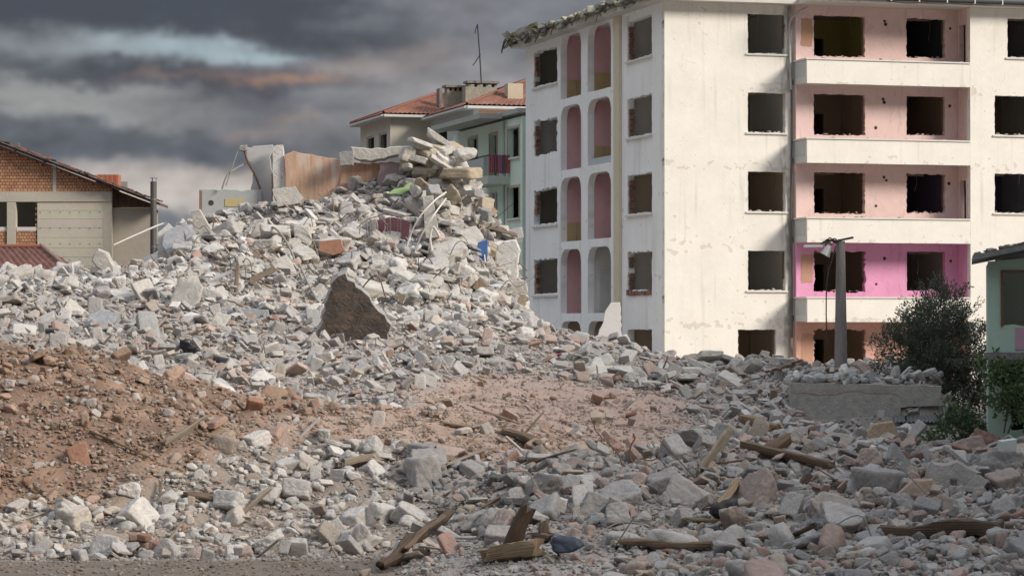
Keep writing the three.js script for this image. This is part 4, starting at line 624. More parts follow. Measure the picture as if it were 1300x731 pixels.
// a piece of timber: splintered ends, uneven edges. From a to b, section w x h
function timber(name, label, category, a, b, w, h, mat, { group, roll = 0, seed = 1, split = 0.3, bend = 0.7 } = {}) {
  const len = a.distanceTo(b), n = Math.max(6, Math.round(len / 0.12)), r = rng(seed), g = new THREE.BoxGeometry(w, h, len, 3, 2, n), p = g.attributes.position, o = r() * 40;
  for (let i = 0; i < p.count; i++) { const x = p.getX(i), y = p.getY(i), z = p.getZ(i), e = Math.abs(z) / (len / 2); const cr = Math.abs(x) > w * 0.45 && Math.abs(y) > h * 0.45 ? 0.82 + 0.1 * noise(z * 4, x * 30 + o, y * 30) : 1, k = cr * (1 - 0.2 * noise(z * 2.5, o, 1) - 0.1 * noise(z * 9, o + 5, 2)) - (e > 0.97 ? 0.18 * (0.5 + noise(x * 40, y * 40, o)) : 0);
    p.setXYZ(i, x * k + 0.1 * w * noise(z * 7, y * 30, o) + bend * w * noise(z * 0.9, o, 7), y * k + 0.12 * h * noise(z * 6, x * 20, o + 3) + bend * h * noise(z * 0.9, o, 11), z + (e > 0.99 ? Math.sign(z) * split * noise(x * 60 + o, y * 60, z) : 0)); const uv = g.attributes.uv; }
  const uv = g.attributes.uv, N = g.attributes.normal; for (let i = 0; i < p.count; i++) uv.setXY(i, (Math.abs(N.getX(i)) > 0.5 ? p.getY(i) : p.getX(i)) + o, p.getZ(i));
  g.computeVertexNormals(); const m = mesh(name, g, mat), up = V3(0, 1, 0); m.position.copy(a).add(b).multiplyScalar(0.5); const dir = b.clone().sub(a).normalize(); m.quaternion.setFromUnitVectors(V3(0, 0, 1), dir); m.rotateZ(roll); tag(m, label, category, group); if (!group) mark(m, 'the ' + label.split(' ').slice(0, 6).join(' ').replace(/ (with|standing|lying|half|under|beside|on|in|at|of|and|leaning|below|before|rising|stuck|sloping|stacked|behind|next|wedged|amid|fallen|sticking|among|across|along|sliding|like|out|the)( .*)?$/, '')); return m;
}
const onGround = (px, d, up = 0) => { const x = (px - 650) / FOCAL * d; return V3(x, groundY(x, -d) + up, -d); };
// the distance at which the sight line through a pixel meets the ground
function meet(px, py, from = 40, to = 100) { for (let d = from; d < to; d += 0.1) { const p = at(px, py, d); if (p.y <= groundY(p.x, p.z)) return d; } return to; }
const land = (px, py, up = 0) => { const d = meet(px, py), p = at(px, py, d); p.y = groundY(p.x, p.z) + up; return p; };
const WOOD = { dark: woodMat([0.09, 0.06, 0.04]), brown: woodMat([0.15, 0.105, 0.07]), grey: woodMat([0.26, 0.22, 0.175]), tan: woodMat([0.28, 0.205, 0.13]), pale: woodMat([0.34, 0.29, 0.225]) };
{
  const C = { grey: concrete([0.36, 0.35, 0.34]), pale: concrete([0.52, 0.5, 0.46]), white: concrete([0.66, 0.65, 0.62]), blue: concrete([0.4, 0.42, 0.45]), tan: concrete([0.42, 0.35, 0.26]) };
  // dark triangular slab
  const dirt = colorTex(256, 256, (u, v) => { const n = fbm(u * 6, v * 6, 2, 5), f = noise(u * 60, v * 60, 4), k = 1 + 0.9 * n + 0.3 * f; const sm = sstep(0.05, 0.25, fbm(u * 2.5, v * 9, 7, 4)); return [mix(0.085, 0.115, sm) * k, mix(0.07, 0.085, sm) * k, mix(0.06, 0.068, sm) * k]; }, 0.4, 0.4);
  slabPiece('floor_slab', 'large dark triangular floor slab standing on edge in the rubble', 'slab', [[402, 432], [410, 400], [424, 352], [436, 347], [448, 358], [472, 382], [495, 412], [492, 432]], 77.0, 0.4, [std([1, 1, 1], { map: dirt, bumpMap: roughBump, bumpScale: 0.04 }), C.grey], { lean: 0.2, yaw: 0.1, amp: 0.05, step: 0.16, bevel: 0.03 });
  // standing walls on the heap
  const patch = slabPiece('wall_remnant', 'grey standing wall remnant with yellow square and painted dark hole', 'wall', [[253, 300], [253, 241], [330, 242], [333, 300]], 95.5, 0.22, plaster([0.42, 0.43, 0.43]), { yaw: 0.08, amp: 0.03 });
  { const y = mesh('yellow_square', bx(-0.2, 0.47, 1.04, 1.3, 0.016, 0.03), plaster([0.52, 0.42, 0.2]), patch); const h = mesh('hole', new THREE.CircleGeometry(0.1, 9).translate(-0.68, 1.16, 0.017), M.dark, patch); const e = mesh('brick_edge', bx(-1.09, -0.99, 0.7, 1.58, -0.2, 0.02), M.brick, patch); }  // the hole is a flat near-black disc painting its inner shade
  slabPiece('wall_remnant', 'pale ragged wall remnant leaning on the white pillar', 'wall', [[311, 270], [322, 222], [316, 206], [310, 187], [343, 184], [346, 270]], 95.8, 0.16, plaster([0.5, 0.5, 0.5]), { amp: 0.08, step: 0.2, seed: 8 });
  const pil = slabPiece('wall_pillar', 'white wall pillar standing beside the orange wall', 'pillar', [[347, 268], [345, 186], [358, 184], [365, 268]], 95.2, 0.3, C.white, { amp: 0.02 }); mesh('brick_edge', bx(-0.27, -0.215, 0.1, 1.3, -0.28, -0.02), M.brick, pil);
  const rust = colorTex(256, 256, (u, v) => { const n = fbm(u * 34, v * 2.5, 2, 4), s = sstep(0.02, 0.3, fbm(u * 9 + 4, v * 2.2, 6, 4)), k = 1 + 0.42 * n; return [mix(0.5 * k, 0.6, s * 0.6), mix(0.33 * k, 0.54, s * 0.6), mix(0.235 * k, 0.48, s * 0.6)]; }, 0.3, 0.3);
  slabPiece('orange_wall', 'peeling orange plastered wall standing on top of the heap', 'wall', [[362, 236], [361, 196], [372, 192], [400, 197], [432, 203], [434, 262], [405, 284], [376, 284]], 95, 0.2, std([1, 1, 1], { map: rust, bumpMap: fineBump, bumpScale: 0.01 }), { amp: 0.025, seed: 3, lean: -0.04 });
  slabPiece('orange_wall', 'brownish plastered wall panel under the long top slab', 'wall', [[430, 262], [433, 204], [450, 206], [482, 207], [484, 256], [466, 260]], 94.9, 0.2, std([0.9, 0.85, 0.85], { map: rust }), { amp: 0.04, seed: 4, lean: -0.1 });
  slabPiece('mauve_slab', 'mauve wall panel sagging below the long top slab', 'wall', [[478, 250], [481, 206], [512, 204], [514, 240], [496, 252]], 94.6, 0.15, plaster([0.3, 0.22, 0.23]), { amp: 0.04, seed: 6, lean: -0.2 });
  slabPiece('white_sheet', 'white wall sheet hanging down the edge of the heap', 'panel', [[199, 350], [200, 296], [211, 284], [228, 298], [232, 350]], 90.3, 0.08, C.white, { amp: 0.06, seed: 7, lean: -0.1 });
  slabPiece('grey_sheet', 'blue grey plaster sheet leaning at the edge of the heap', 'panel', [[206, 310], [208, 290], [232, 278], [248, 296], [240, 324], [216, 328]], 89.9, 0.12, C.blue, { amp: 0.05, seed: 9, lean: -0.35 });
  slabPiece('concrete_slab', 'tilted pale slab below the wall with the yellow square', 'slab', [[242, 268], [252, 266], [270, 296], [262, 300], [247, 298]], 91.0, 0.4, C.pale, { amp: 0.02, seed: 2 });
  slabPiece('concrete_slab', 'block with pinkish edge at the foot of the white pillar', 'slab', [[345, 240], [374, 236], [383, 250], [380, 258], [352, 262]], 93.2, 0.5, C.pale, { amp: 0.03, seed: 12, lean: -0.2 });
  slabPiece('concrete_block', 'squarish block hanging between the orange wall panels', 'block', [[430, 194], [447, 192], [447, 208], [431, 210]], 94.3, 0.4, C.grey, { amp: 0.03, seed: 13 });
  slabPiece('roof_beam', 'long pale slab lying across the top of the wall panels', 'slab', [[446, 187], [470, 190], [520, 186], [523, 193], [470, 203], [449, 200]], 94.6, 0.9, C.pale, { amp: 0.03, seed: 14, bevel: 0.03 });
  // the crown of stacked slabs
  const r = rng(77), crown = [[535, 178, 60, 9], [556, 172, 44, 8], [548, 186, 70, 10], [566, 196, 62, 8], [530, 198, 46, 10], [575, 206, 60, 7], [560, 214, 66, 8], [540, 209, 50, 8], [584, 216, 44, 7], [572, 224, 52, 7], [548, 222, 44, 9], [586, 228, 40, 8], [518, 208, 34, 12], [566, 184, 48, 7], [590, 240, 36, 9], [545, 192, 40, 12]];
  for (let n = 0; n < 34; n++) crown.push([512 + 84 * r(), 184 + 58 * r(), 18 + 20 * r(), 8]);
  crown.forEach(([px, py, w, h], i) => {
    const p = at(px, py + 4, 94.6 - 1.1 * r()), chunk = i > 15 && i % 2, m = mesh(chunk ? 'concrete_block' : 'concrete_slab', chunk ? bigStones[i % 12] : slabStones[i % 6], i % 5 === 0 ? C.white : i % 5 === 3 ? C.tan : C.pale), s = Math.min(w, 44) / 37 * (0.75 + 0.4 * r()); m.position.copy(p); m.scale.set(s, s * (0.8 + 0.6 * r()), s * (0.7 + 0.4 * r())); m.rotation.set(0.1 + 0.9 * (r() - 0.3), r() * 6.28, 1.3 * (r() - 0.5)); tag(m, `${s > 0.85 ? 'wide' : s > 0.6 ? 'narrow' : 'small'} ${i % 5 === 0 ? 'whitish' : i % 5 === 3 ? 'tan' : 'pale'} broken ${chunk ? 'block' : 'slab'} in the tumbled stack crowning the heap`, chunk ? 'block' : 'slab', 'broken pieces crowning the heap');
  });
  for (let n = 0; n < 46; n++) { const t = r(), px = mix(520, 604, r()) + 34 * t, py = 216 + 110 * t + 10 * r(), q = at(px, py, 92.4 + 1.6 * r() - 1.4 * t), s = 0.35 + 0.6 * r() * r(), m = mesh('concrete_block', bigStones[n % 12], [C.pale, C.grey, C.tan, C.white][Math.floor(r() * 3.4)]); m.position.copy(q); m.scale.set(s, s * (0.7 + 0.5 * r()), s * 0.9); m.rotation.set(r() * 3, r() * 6, r() * 3); tag(m, `${s > 0.6 ? 'big' : 'small'} ${n % 2 ? 'rounded' : 'angular'} block on the steep flank below the slab crown`, 'block', 'blocks on the steep flank'); }
  { const p = at(556, 250, 95.5), m = mesh('concrete_core', stone(901, { planes: 12, p: 18, det: 14, ax: [0.75, 1, 0.7], rough: 0.09 }), C.grey); m.position.copy(p).setY(p.y - 0.7); m.scale.set(2.9, 4.6, 2.6); tag(m, 'crumbled concrete core under the layered slabs', 'rubble'); }
  slabPiece('concrete_slab', 'pale upright slab hanging on the face of the heap', 'slab', [[536, 250], [549, 248], [557, 300], [541, 302]], 89.7, 0.3, C.pale, { amp: 0.02, seed: 21, lean: -0.06 });
  slabPiece('maroon_panel', 'maroon painted panel half buried in the heap', 'panel', [[478, 306], [476, 279], [500, 277], [520, 282], [518, 304]], 91.0, 0.15, plaster([0.14, 0.06, 0.075]), { amp: 0.03, seed: 22 });
  slabPiece('concrete_wall', 'grey wall stub beside the maroon panel', 'wall', [[470, 322], [471, 280], [478, 279], [479, 324]], 90.8, 0.4, C.grey, { amp: 0.03, seed: 23 });
  slabPiece('metal_sheet', 'crumpled grey metal sheet under the maroon panel', 'sheet', [[478, 318], [480, 305], [552, 306], [556, 320], [520, 324]], 90.0, 0.05, std([0.4, 0.42, 0.45], { roughness: 0.5, metalness: 0.4 }), { amp: 0.06, seed: 24, lean: -0.5 });
  slabPiece('blue_board', 'blue board lying askew on the heap', 'board', [[571, 314], [594, 318], [595, 328], [584, 334], [574, 326]], 89.6, 0.05, std([0.05, 0.1, 0.24]), { amp: 0.01, lean: -0.5, seed: 25 });
  slabPiece('blue_board', 'upright bright blue board stuck between chunks', 'board', [[605, 332], [607, 308], [619, 304], [618, 334]], 90.2, 0.05, std([0.06, 0.14, 0.36]), { amp: 0.01, seed: 26 });
  slabPiece('wall_chunk', 'big white wall chunk standing at the end of the heap', 'wall', [[629, 350], [630, 322], [641, 308], [654, 306], [658, 318], [656, 352], [648, 360]], 91.4, 0.8, C.white, { amp: 0.04, seed: 27, bevel: 0.06 });
  slabPiece('concrete_beam', 'pale concrete beam end below the big white wall chunk', 'beam', [[636, 372], [637, 358], [669, 357], [670, 372]], 90.2, 0.8, C.pale, { amp: 0.03, seed: 28 });
  slabPiece('brick_pier', 'brownish pier base beside the apartment block flank', 'pier', [[640, 402], [641, 374], [668, 374], [668, 404]], 90.0, 0.8, C.tan, { amp: 0.04, seed: 29 });
  slabPiece('concrete_lintel', 'long straight grey lintel lying in the rubble field', 'beam', [[273, 401], [273, 391], [340, 393], [341, 404]], 80.5, 0.3, C.blue, { amp: 0.01, seed: 30, lean: -0.1 });
  slabPiece('tan_board', 'square tan board tilted among the chunks', 'board', [[600, 364], [608, 352], [622, 366], [615, 378]], 87.5, 0.05, WOOD.tan, { amp: 0.01, seed: 31, lean: -0.3 });
  slabPiece('white_wall_fragment', 'jagged white wall fragment standing before the arched flank', 'wall', [[757, 434], [764, 414], [768, 394], [776, 386], [788, 384], [789, 436]], 99.5, 0.25, plaster([0.72, 0.72, 0.72]), { amp: 0.05, step: 0.14, seed: 33 });
  slabPiece('tilted_post', 'concrete post with rounded head leaning out of the rubble', 'post', [[117, 330], [124, 318], [133, 322], [149, 352], [140, 356]], 86.5, 0.4, C.pale, { amp: 0.03, seed: 34, bevel: 0.05 });
  slabPiece('floor_plate', 'long grey floor plate tipped on the field edge', 'slab', [[28, 426], [34, 412], [92, 399], [98, 414], [70, 420]], 71.5, 0.35, C.grey, { amp: 0.03, seed: 35, lean: -0.45 });
  slabPiece('floor_plate', 'cracked grey floor plate beside the tipped floor plate', 'slab', [[108, 420], [112, 398], [126, 390], [148, 396], [142, 410], [124, 420]], 73, 0.4, C.blue, { amp: 0.03, seed: 36, lean: -0.4 });
  slabPiece('floor_plate', 'dark grey floor plate sunk into the earth berm crest', 'slab', [[-6, 440], [-4, 424], [12, 424], [24, 436], [14, 442]], 66, 0.35, C.grey, { amp: 0.02, seed: 37, lean: -0.4 });
  slabPiece('hollow_brick_block', 'red hollow brick block with dark cells on the heap', 'brickwork', [[404, 318], [405, 306], [432, 304], [437, 318], [422, 324]], 88.8, 0.4, std([0.42, 0.22, 0.15], { map: mottle }), { amp: 0.02, seed: 38 });
  slabPiece('green_sheet', 'light green plastic sheet caught on the heap', 'sheet', [[493, 246], [500, 238], [512, 236], [520, 228], [524, 234], [510, 246]], 93.3, 0.02, std([0.28, 0.42, 0.2]), { amp: 0.03, lean: -0.5, seed: 39, bevel: 0 });
  for (const [px, py, w, c, lab] of [[178, 352, 22, 'brick', 'rusty brown plank lump in the rubble before the flue pipe'], [570, 378, 44, 'blue', 'pale bluish door leaf lying flat on the heap']]) slabPiece('door_leaf', lab, 'board', [[px - w / 2, py + 3], [px - w / 2 + 4, py - 4], [px + w / 2, py - 3], [px + w / 2 - 3, py + 5]], meet(px, py) - 0.3, 0.1, c === 'brick' ? M.rust : std([0.42, 0.45, 0.55]), { amp: 0.01, lean: -0.5, seed: px });
  // more slab fragments lying over the heap and the field
  const spots = []; for (let n = 0; n < 104; n++) spots.push(n < 26 || n > 58 ? (n % 3 ? [230 + 420 * r(), 262 + 128 * r()] : [575 + 85 * r(), 235 + 160 * r()]) : n < 38 ? [20 + 380 * r(), 365 + 70 * r()] : [720 + 260 * r(), 450 + 40 * r()]);
  spots.forEach(([px, py], i) => { const p = land(px, py, 0.1), m = mesh('slab_fragment', slabStones[i % 6], i % 3 ? C.pale : C.grey), s = 0.6 + 1.1 * r() * r(); m.position.copy(p); m.scale.set(s, s * (0.7 + 0.8 * r()), s * (0.6 + 0.5 * r())); m.rotation.set(1.3 * (r() - 0.3), r() * 6.28, 1.4 * (r() - 0.5)); const k = i < 26 ? 0 : i < 38 ? 1 : 2; const by = nearWords(p); tag(m, `${s > 1.15 ? 'broad' : 'small'} ${i % 3 ? 'pale' : 'grey'} flat slab fragment near ${by}`, 'slab', 'slab fragments near ' + by); });
}
// broken boards and furniture panels thrown over the heap
{ const r = rng(515), cols = [['white', [0.62, 0.62, 0.6]], ['dusty', [0.46, 0.42, 0.37]], ['tan', [0.4, 0.31, 0.21]], ['dark brown', [0.16, 0.11, 0.08]], ['grey', [0.33, 0.34, 0.35]]];
  for (let n = 0; n < 26; n++) { const px = 225 + 420 * r(), py = 275 + 115 * r(), p = land(px, py, 0.14), k = n % 5, w = 0.35 + 0.65 * r(), h = 0.12 + 0.25 * r(), g = new THREE.ExtrudeGeometry(pathOf(jagged([[0, 0], [w, 0], [w - 0.1 * r(), h], [0.1 * r(), h]], 0.2, 0.02, r), THREE.Shape), { depth: 0.03, bevelEnabled: false }), m = mesh('broken_board', g, std(cols[k][1], { map: mottle, roughness: 0.8 })), by = nearWords(p); m.position.copy(p); m.rotation.set(-0.9 + 1.2 * (r() - 0.5), (r() - 0.5) * 2, (r() - 0.5) * 1.4, 'YXZ'); tag(m, `${w > 0.75 ? 'long' : 'short'} ${cols[k][0]} broken board near ${by}`, 'board', 'broken boards near ' + by); } }
// ------------------------------------------------------------------ timber in the rubble
{
  const T = (name, label, p0, p1, w, h, mat, seed, o = {}) => timber(name, label, 'timber', p0, p1, w, h, mat, { seed, ...o });
  const L = (px, py, up) => land(px, py, up), off = (p, x, y, z) => p.clone().add(V3(x, y, z));
  T('wooden_beam', 'thick dark charred beam lying in the shaded stones', L(1118, 684, 0.14), L(1272, 692, 0.16), 0.3, 0.24, WOOD.dark, 1);
  T('wooden_post', 'dark timber stump rising out of the stones', L(640, 700, 0.0), at(668, 645, meet(640, 700) - 0.1), 0.26, 0.2, WOOD.dark, 2, { split: 0.2 });
  T('wooden_board', 'tan split log lying at the roadside end of the heap', L(612, 718, 0.12), L(682, 710, 0.14), 0.34, 0.26, WOOD.tan, 3);
  T('wooden_beam', 'dark rotten beam sloping down to the dirt road', L(484, 727, 0.12), L(572, 672, 0.3), 0.16, 0.16, WOOD.dark, 4);
  T('wooden_beam', 'dark plank stacked on the beam sloping to the road', L(512, 718, 0.26), L(564, 684, 0.36), 0.12, 0.1, WOOD.brown, 5);
  T('wooden_board', 'long flat brown board in front of the shaded chunks', L(790, 700, 0.1), L(904, 706, 0.1), 0.2, 0.1, WOOD.brown, 6);
  T('wooden_board', 'brown round timber lying behind the timber stump', L(606, 686, 0.1), L(704, 690, 0.1), 0.14, 0.12, WOOD.brown, 7);
  T('wooden_post', 'short splintered stub beside the timber stump', L(686, 686, 0), at(690, 660, meet(686, 686)), 0.16, 0.14, WOOD.brown, 8, { split: 0.2 });
  T('wooden_beam', 'long brown beam below the yellow splintered log', L(946, 577, 0.16), L(1052, 604, 0.16), 0.16, 0.13, WOOD.brown, 9);
  T('wooden_log', 'yellow splintered log on the crest of the heap', L(942, 552, 0.3), L(990, 560, 0.34), 0.32, 0.22, WOOD.tan, 10, { split: 0.25 });
  T('wooden_log', 'bent brown stump next to the yellow splintered log', L(975, 585, 0.1), at(1000, 556, meet(985, 575)), 0.3, 0.2, WOOD.brown, 11, { split: 0.25 });
  T('wooden_board', 'dark board wedged under chunks on the heap crest', L(805, 618, 0.12), L(862, 622, 0.12), 0.26, 0.12, WOOD.grey, 12);
  T('wooden_board', 'grey slanted plank leaning on the heap crest', L(885, 612, 0.1), L(925, 570, 0.3), 0.24, 0.07, WOOD.grey, 13);
  T('wooden_board', 'short tan splinter log amid the grey chunks', L(912, 656, 0.15), L(938, 630, 0.2), 0.16, 0.14, WOOD.tan, 14, { split: 0.2 });
  T('wooden_beam', 'grey plank fallen on the brown earth berm', L(210, 574, 0.08), L(258, 540, 0.1), 0.16, 0.07, WOOD.grey, 15);
  T('wooden_board', 'thin crossed lath on the stony berm top', L(630, 536, 0.12), L(680, 572, 0.14), 0.08, 0.06, WOOD.brown, 16);
  T('wooden_board', 'dark plank under the crossed lath on the berm', L(645, 552, 0.1), L(688, 572, 0.1), 0.24, 0.12, WOOD.brown, 17);
  T('wooden_board', 'pale lath sticking up from the berm top', L(668, 552, 0.05), at(688, 526, meet(668, 552)), 0.05, 0.03, WOOD.pale, 18);
  T('wooden_board', 'tan board half buried by the pale boulders', L(560, 540, 0.06), L(598, 548, 0.08), 0.14, 0.05, WOOD.tan, 19);
  T('wooden_board', 'brown board lying among the slope stones', L(238, 634, 0.1), L(276, 642, 0.1), 0.36, 0.08, WOOD.brown, 20);
  T('wooden_board', 'thin stick leaning out of the slope foot', L(200, 706, 0.02), L(232, 672, 0.16), 0.05, 0.04, WOOD.grey, 21);
  T('wooden_board', 'thin lath lying along the foot of the slope', L(72, 712, 0.05), L(124, 708, 0.05), 0.06, 0.03, WOOD.grey, 22);
  T('wooden_board', 'thin twig like stick on the earth slope foot', L(22, 668, 0.06), L(60, 656, 0.08), 0.04, 0.03, WOOD.pale, 23);
  T('wooden_board', 'flat cream block of wood on the stony slope', L(440, 598, 0.15), L(478, 592, 0.15), 0.24, 0.16, WOOD.pale, 24);
  T('white_post', 'long white painted post lying across the red rubble', L(1236, 546, 0.35), at(1312, 552, meet(1236, 546) - 1), 0.12, 0.1, std([0.66, 0.65, 0.63], { map: mottle }), 25);
  T('wooden_beam', 'dark short beam end beside the white post', L(1286, 596, 0.1), L(1320, 592, 0.12), 0.18, 0.14, WOOD.dark, 26);
  T('wooden_beam', 'dark timber on the earth near the shaded corner', L(940, 724, 0.08), L(1000, 728, 0.08), 0.2, 0.1, WOOD.dark, 27);
  T('wooden_board', 'rust brown board lying on the retaining wall stones', L(985, 484, 0.3), L(1014, 474, 0.35), 0.28, 0.08, WOOD.brown, 28);
  T('wooden_beam', 'dark plank stuck in the rubble field', L(208, 432, 0.06), L(256, 428, 0.1), 0.2, 0.08, WOOD.dark, 29);
  T('wooden_board', 'grey plank among slabs below the heap', L(180, 388, 0.1), L(214, 398, 0.1), 0.2, 0.08, WOOD.grey, 30);
  T('wooden_board', 'long grey plank sliding off the heap foot', L(505, 380, 0.2), L(560, 386, 0.2), 0.22, 0.08, WOOD.grey, 31);
  T('wooden_board', 'brown layered plank at the heap foot', L(512, 366, 0.2), L(552, 372, 0.2), 0.3, 0.16, WOOD.brown, 32);
  T('wooden_board', 'thin dark lath sloping from the blue boards', L(600, 352, 0.3), L(652, 382, 0.2), 0.07, 0.06, WOOD.grey, 33);
  T('upright_post', 'thin grey post standing in the heap face', off(L(300, 372, 0), 0, 0, 0), at(301, 336, meet(300, 372)), 0.13, 0.12, WOOD.grey, 34);
  T('white_lath', 'long thin white lath leaning past the flue pipe', at(143, 311, 91), at(205, 284, 92), 0.06, 0.05, std([0.6, 0.59, 0.56]), 35);
  T('white_lath', 'short white stick standing before the tiled roof', land(92, 358, -0.1), at(92, 338, meet(92, 358)), 0.07, 0.06, std([0.65, 0.64, 0.62]), 36);
  const r = rng(808);
  for (let n = 0; n < 27; n++) { const z = n % 3, px = z === 0 ? 700 + 580 * r() : z === 1 ? 60 + 640 * r() : 180 + 460 * r(), py = z === 0 ? 590 + 130 * r() : z === 1 ? 530 + 160 * r() : 310 + 110 * r(), a = land(px, py, 0.1), l = 0.5 + 0.7 * r(), t = r() * 6.28, b = a.clone().add(V3(Math.cos(t) * l, 0, Math.sin(t) * l)); b.y = groundY(b.x, b.z) + 0.08 + 0.25 * r();
    const wk = Math.floor(r() * 4), by = nearWords(a); T('wood_splinter', `${l > 0.85 ? 'long' : 'short'} ${['brown', 'grey', 'tan', 'pale'][wk]} splintered wood scrap near ${by}`, a, b, 0.05 + 0.07 * r(), 0.03 + 0.03 * r(), [WOOD.brown, WOOD.grey, WOOD.tan, WOOD.pale][wk], 100 + n, { group: 'wood scraps near ' + by }); }
}
// ------------------------------------------------------------------ reinforcing bars, wires and pipes
{
  const bar = (name, label, pts, rad, mat, cat = 'rebar', group) => tag(mesh(name, tube(pts, rad, 5), mat), label, cat, group), rustBar = std([0.16, 0.1, 0.07]), greyBar = std([0.28, 0.26, 0.24]), white = std([0.6, 0.59, 0.56]);
  const D = 89.2;
  bar('bent_pipe', 'pale bent pipe arching down the heap face', [at(514, 324, D), at(520, 300, D), at(532, 276, D - 0.2), at(548, 258, D), at(566, 244, 91)], 0.03, white, 'pipe', 'pale bent pipes');
  bar('bent_pipe', 'pale bent pipe arching down the heap face', [at(526, 322, D), at(536, 296, D), at(550, 274, D), at(566, 252, 91)], 0.03, white, 'pipe', 'pale bent pipes');
  bar('bent_pipe', 'pale hooked pipe beside the crumpled metal sheet', [at(548, 318, 89), at(546, 300, 89), at(550, 288, 89), at(558, 300, 89)], 0.04, white, 'pipe');
  bar('cable', 'grey cable looping over the heap from the orange wall', [at(338, 287, 90), at(352, 292, 89), at(366, 312, 88.6), at(376, 336, 88), at(386, 362, 86)], 0.035, greyBar, 'cable');
  bar('cable', 'dark rod lying from heap to dark triangular slab', [at(380, 336, 87.5), at(392, 362, 85.5), at(404, 384, 83)], 0.04, greyBar, 'cable');
  bar('rebar', 'curved bar springing from the pale wall remnant', [at(281, 240, 95.3), at(288, 222, 95.3), at(300, 213, 95.5), at(312, 207, 95.7)], 0.03, greyBar);
  bar('rebar', 'thin straight bar beside the pale wall remnant', [at(286, 236, 95.3), at(294, 212, 95.3), at(301, 192, 95.4)], 0.018, greyBar);
  bar('rebar', 'bar carrying a concrete knob above the pale wall remnant', [at(330, 240, 95.6), at(322, 220, 95.6), at(314, 205, 95.6), at(309, 190, 95.6)], 0.04, rustBar);
  { const m = mesh('concrete_chunk', bigStones[3], stoneMat.grey[1]); m.position.copy(at(308, 188, 95.6)); m.scale.setScalar(0.3); tag(m, 'concrete knob stuck on the bar above the pale remnant', 'rubble chunk'); }
  bar('rebar', 'thin wire curling up beside the cream block stones', [land(762, 566, -0.05), at(764, 556, meet(762, 566)), at(756, 546, meet(762, 566)), at(754, 536, meet(762, 566))], 0.014, rustBar);
  { const d = meet(806, 590); bar('rebar', 'dark hooked bar rising from the crest stones', [at(806, 592, d), at(800, 580, d), at(801, 566, d), at(806, 556, d), at(804, 550, d)], 0.016, rustBar); bar('rebar', 'dark curved bar beside the hooked bar', [at(790, 592, d), at(786, 578, d), at(776, 566, d), at(770, 560, d)], 0.014, rustBar); bar('rebar', 'long thin bar lying across the grey chunks', [at(788, 612, meet(788, 612)), at(804, 606, meet(804, 604) ), at(826, 598, meet(826, 596))], 0.014, rustBar); }
  const r = rng(606);
  for (let n = 0; n < 150; n++) {
    const k = n < 40 || n > 63 ? 0 : n < 52 ? 1 : 2, px = k === 0 ? 215 + 430 * r() : k === 1 ? 20 + 400 * r() : 660 + 560 * r(), py = k === 0 ? 262 + 125 * r() : k === 1 ? 360 + 70 * r() : 600 + 110 * r(), a = land(px, py, -0.05), t = r() * 6.28, l = (k === 2 ? 0.3 : 0.5) + 0.9 * r(), h = 0.2 + 0.6 * r();
    const wv = () => 0.28 * l * (r() - 0.5), b = a.clone().add(V3(Math.cos(t) * l * 0.35 + wv(), h * (0.5 + 0.6 * r()), Math.sin(t) * l * 0.3 + wv())), b2 = a.clone().add(V3(Math.cos(t) * l * 0.7 + wv(), h * (0.5 + 0.8 * r()), Math.sin(t) * l * 0.5 + wv())), c = a.clone().add(V3(Math.cos(t) * l, h * (0.1 + 1.2 * r()), Math.sin(t) * l * 0.6));
    const by = nearWords(a), ru = r() < 0.5; bar('rebar', `${l > 0.95 ? 'long' : 'short'} ${ru ? 'rusty' : 'grey'} bent bar poking out near ${by}`, r() < 0.35 ? [a, a.clone().lerp(c, 0.5), c] : [a, b, b2, c], k === 2 ? 0.011 : 0.012 + 0.012 * r(), ru ? rustBar : greyBar, 'rebar', 'bars near ' + by);
  }
  const hang = rng(71); for (let n = 0; n < 16; n++) { const px = 455 + 70 * hang(), p = at(px, 272 + 12 * hang(), 90.5), q = p.clone().add(V3(0.15 * (hang() - 0.5), -0.5 - 0.5 * hang(), 0.15)); bar('hanging_wire', 'thin wire hanging down before the maroon panel', [p, p.clone().lerp(q, 0.5).add(V3(0.1 * (hang() - 0.5), 0, 0)), q], 0.012, greyBar, 'wire', 'wires before the maroon panel'); }
  // bright scraps of litter
  [[570, 432, [0.1, 0.14, 0.3], 'blue plastic scrap on the dirt track'], [712, 455, [0.4, 0.03, 0.05], 'small red plastic scrap in the ridge stones'], [706, 448, [0.7, 0.7, 0.7], 'white plastic scrap in the ridge stones'], [842, 452, [0.75, 0.75, 0.75], 'white rounded scrap at the corner of the cream block'], [720, 712, [0.03, 0.045, 0.07], 'dark blue crumpled bag by the brown round timber'], [282, 472, [0.02, 0.02, 0.025], 'black crumpled bag in the rubble field'], [240, 452, [0.02, 0.02, 0.03], 'small black bag near the dark plank'], [470, 432, [0.5, 0.35, 0.1], 'yellow scrap at the foot of the dark triangular slab'], [556, 444, [0.6, 0.62, 0.66], 'pale round scrap on the dirt track'], [920, 666, [0.03, 0.03, 0.035], 'black rubber strip among the shaded chunks']].forEach(([px, py, c, lab], i) => {
    const m = mesh(lab.includes('bag') ? 'crumpled_bag' : 'litter_scrap', stone(700 + i, { planes: 10, p: 10, det: 5, ax: [1, 0.55, 0.6], rough: 0.2 }), std(c, { roughness: 0.6 })), s = lab.includes('bag') || lab.includes('strip') ? 0.5 : 0.2; m.position.copy(land(px, py, s * 0.45)); m.scale.setScalar(s); tag(m, lab, 'litter');
  });
}
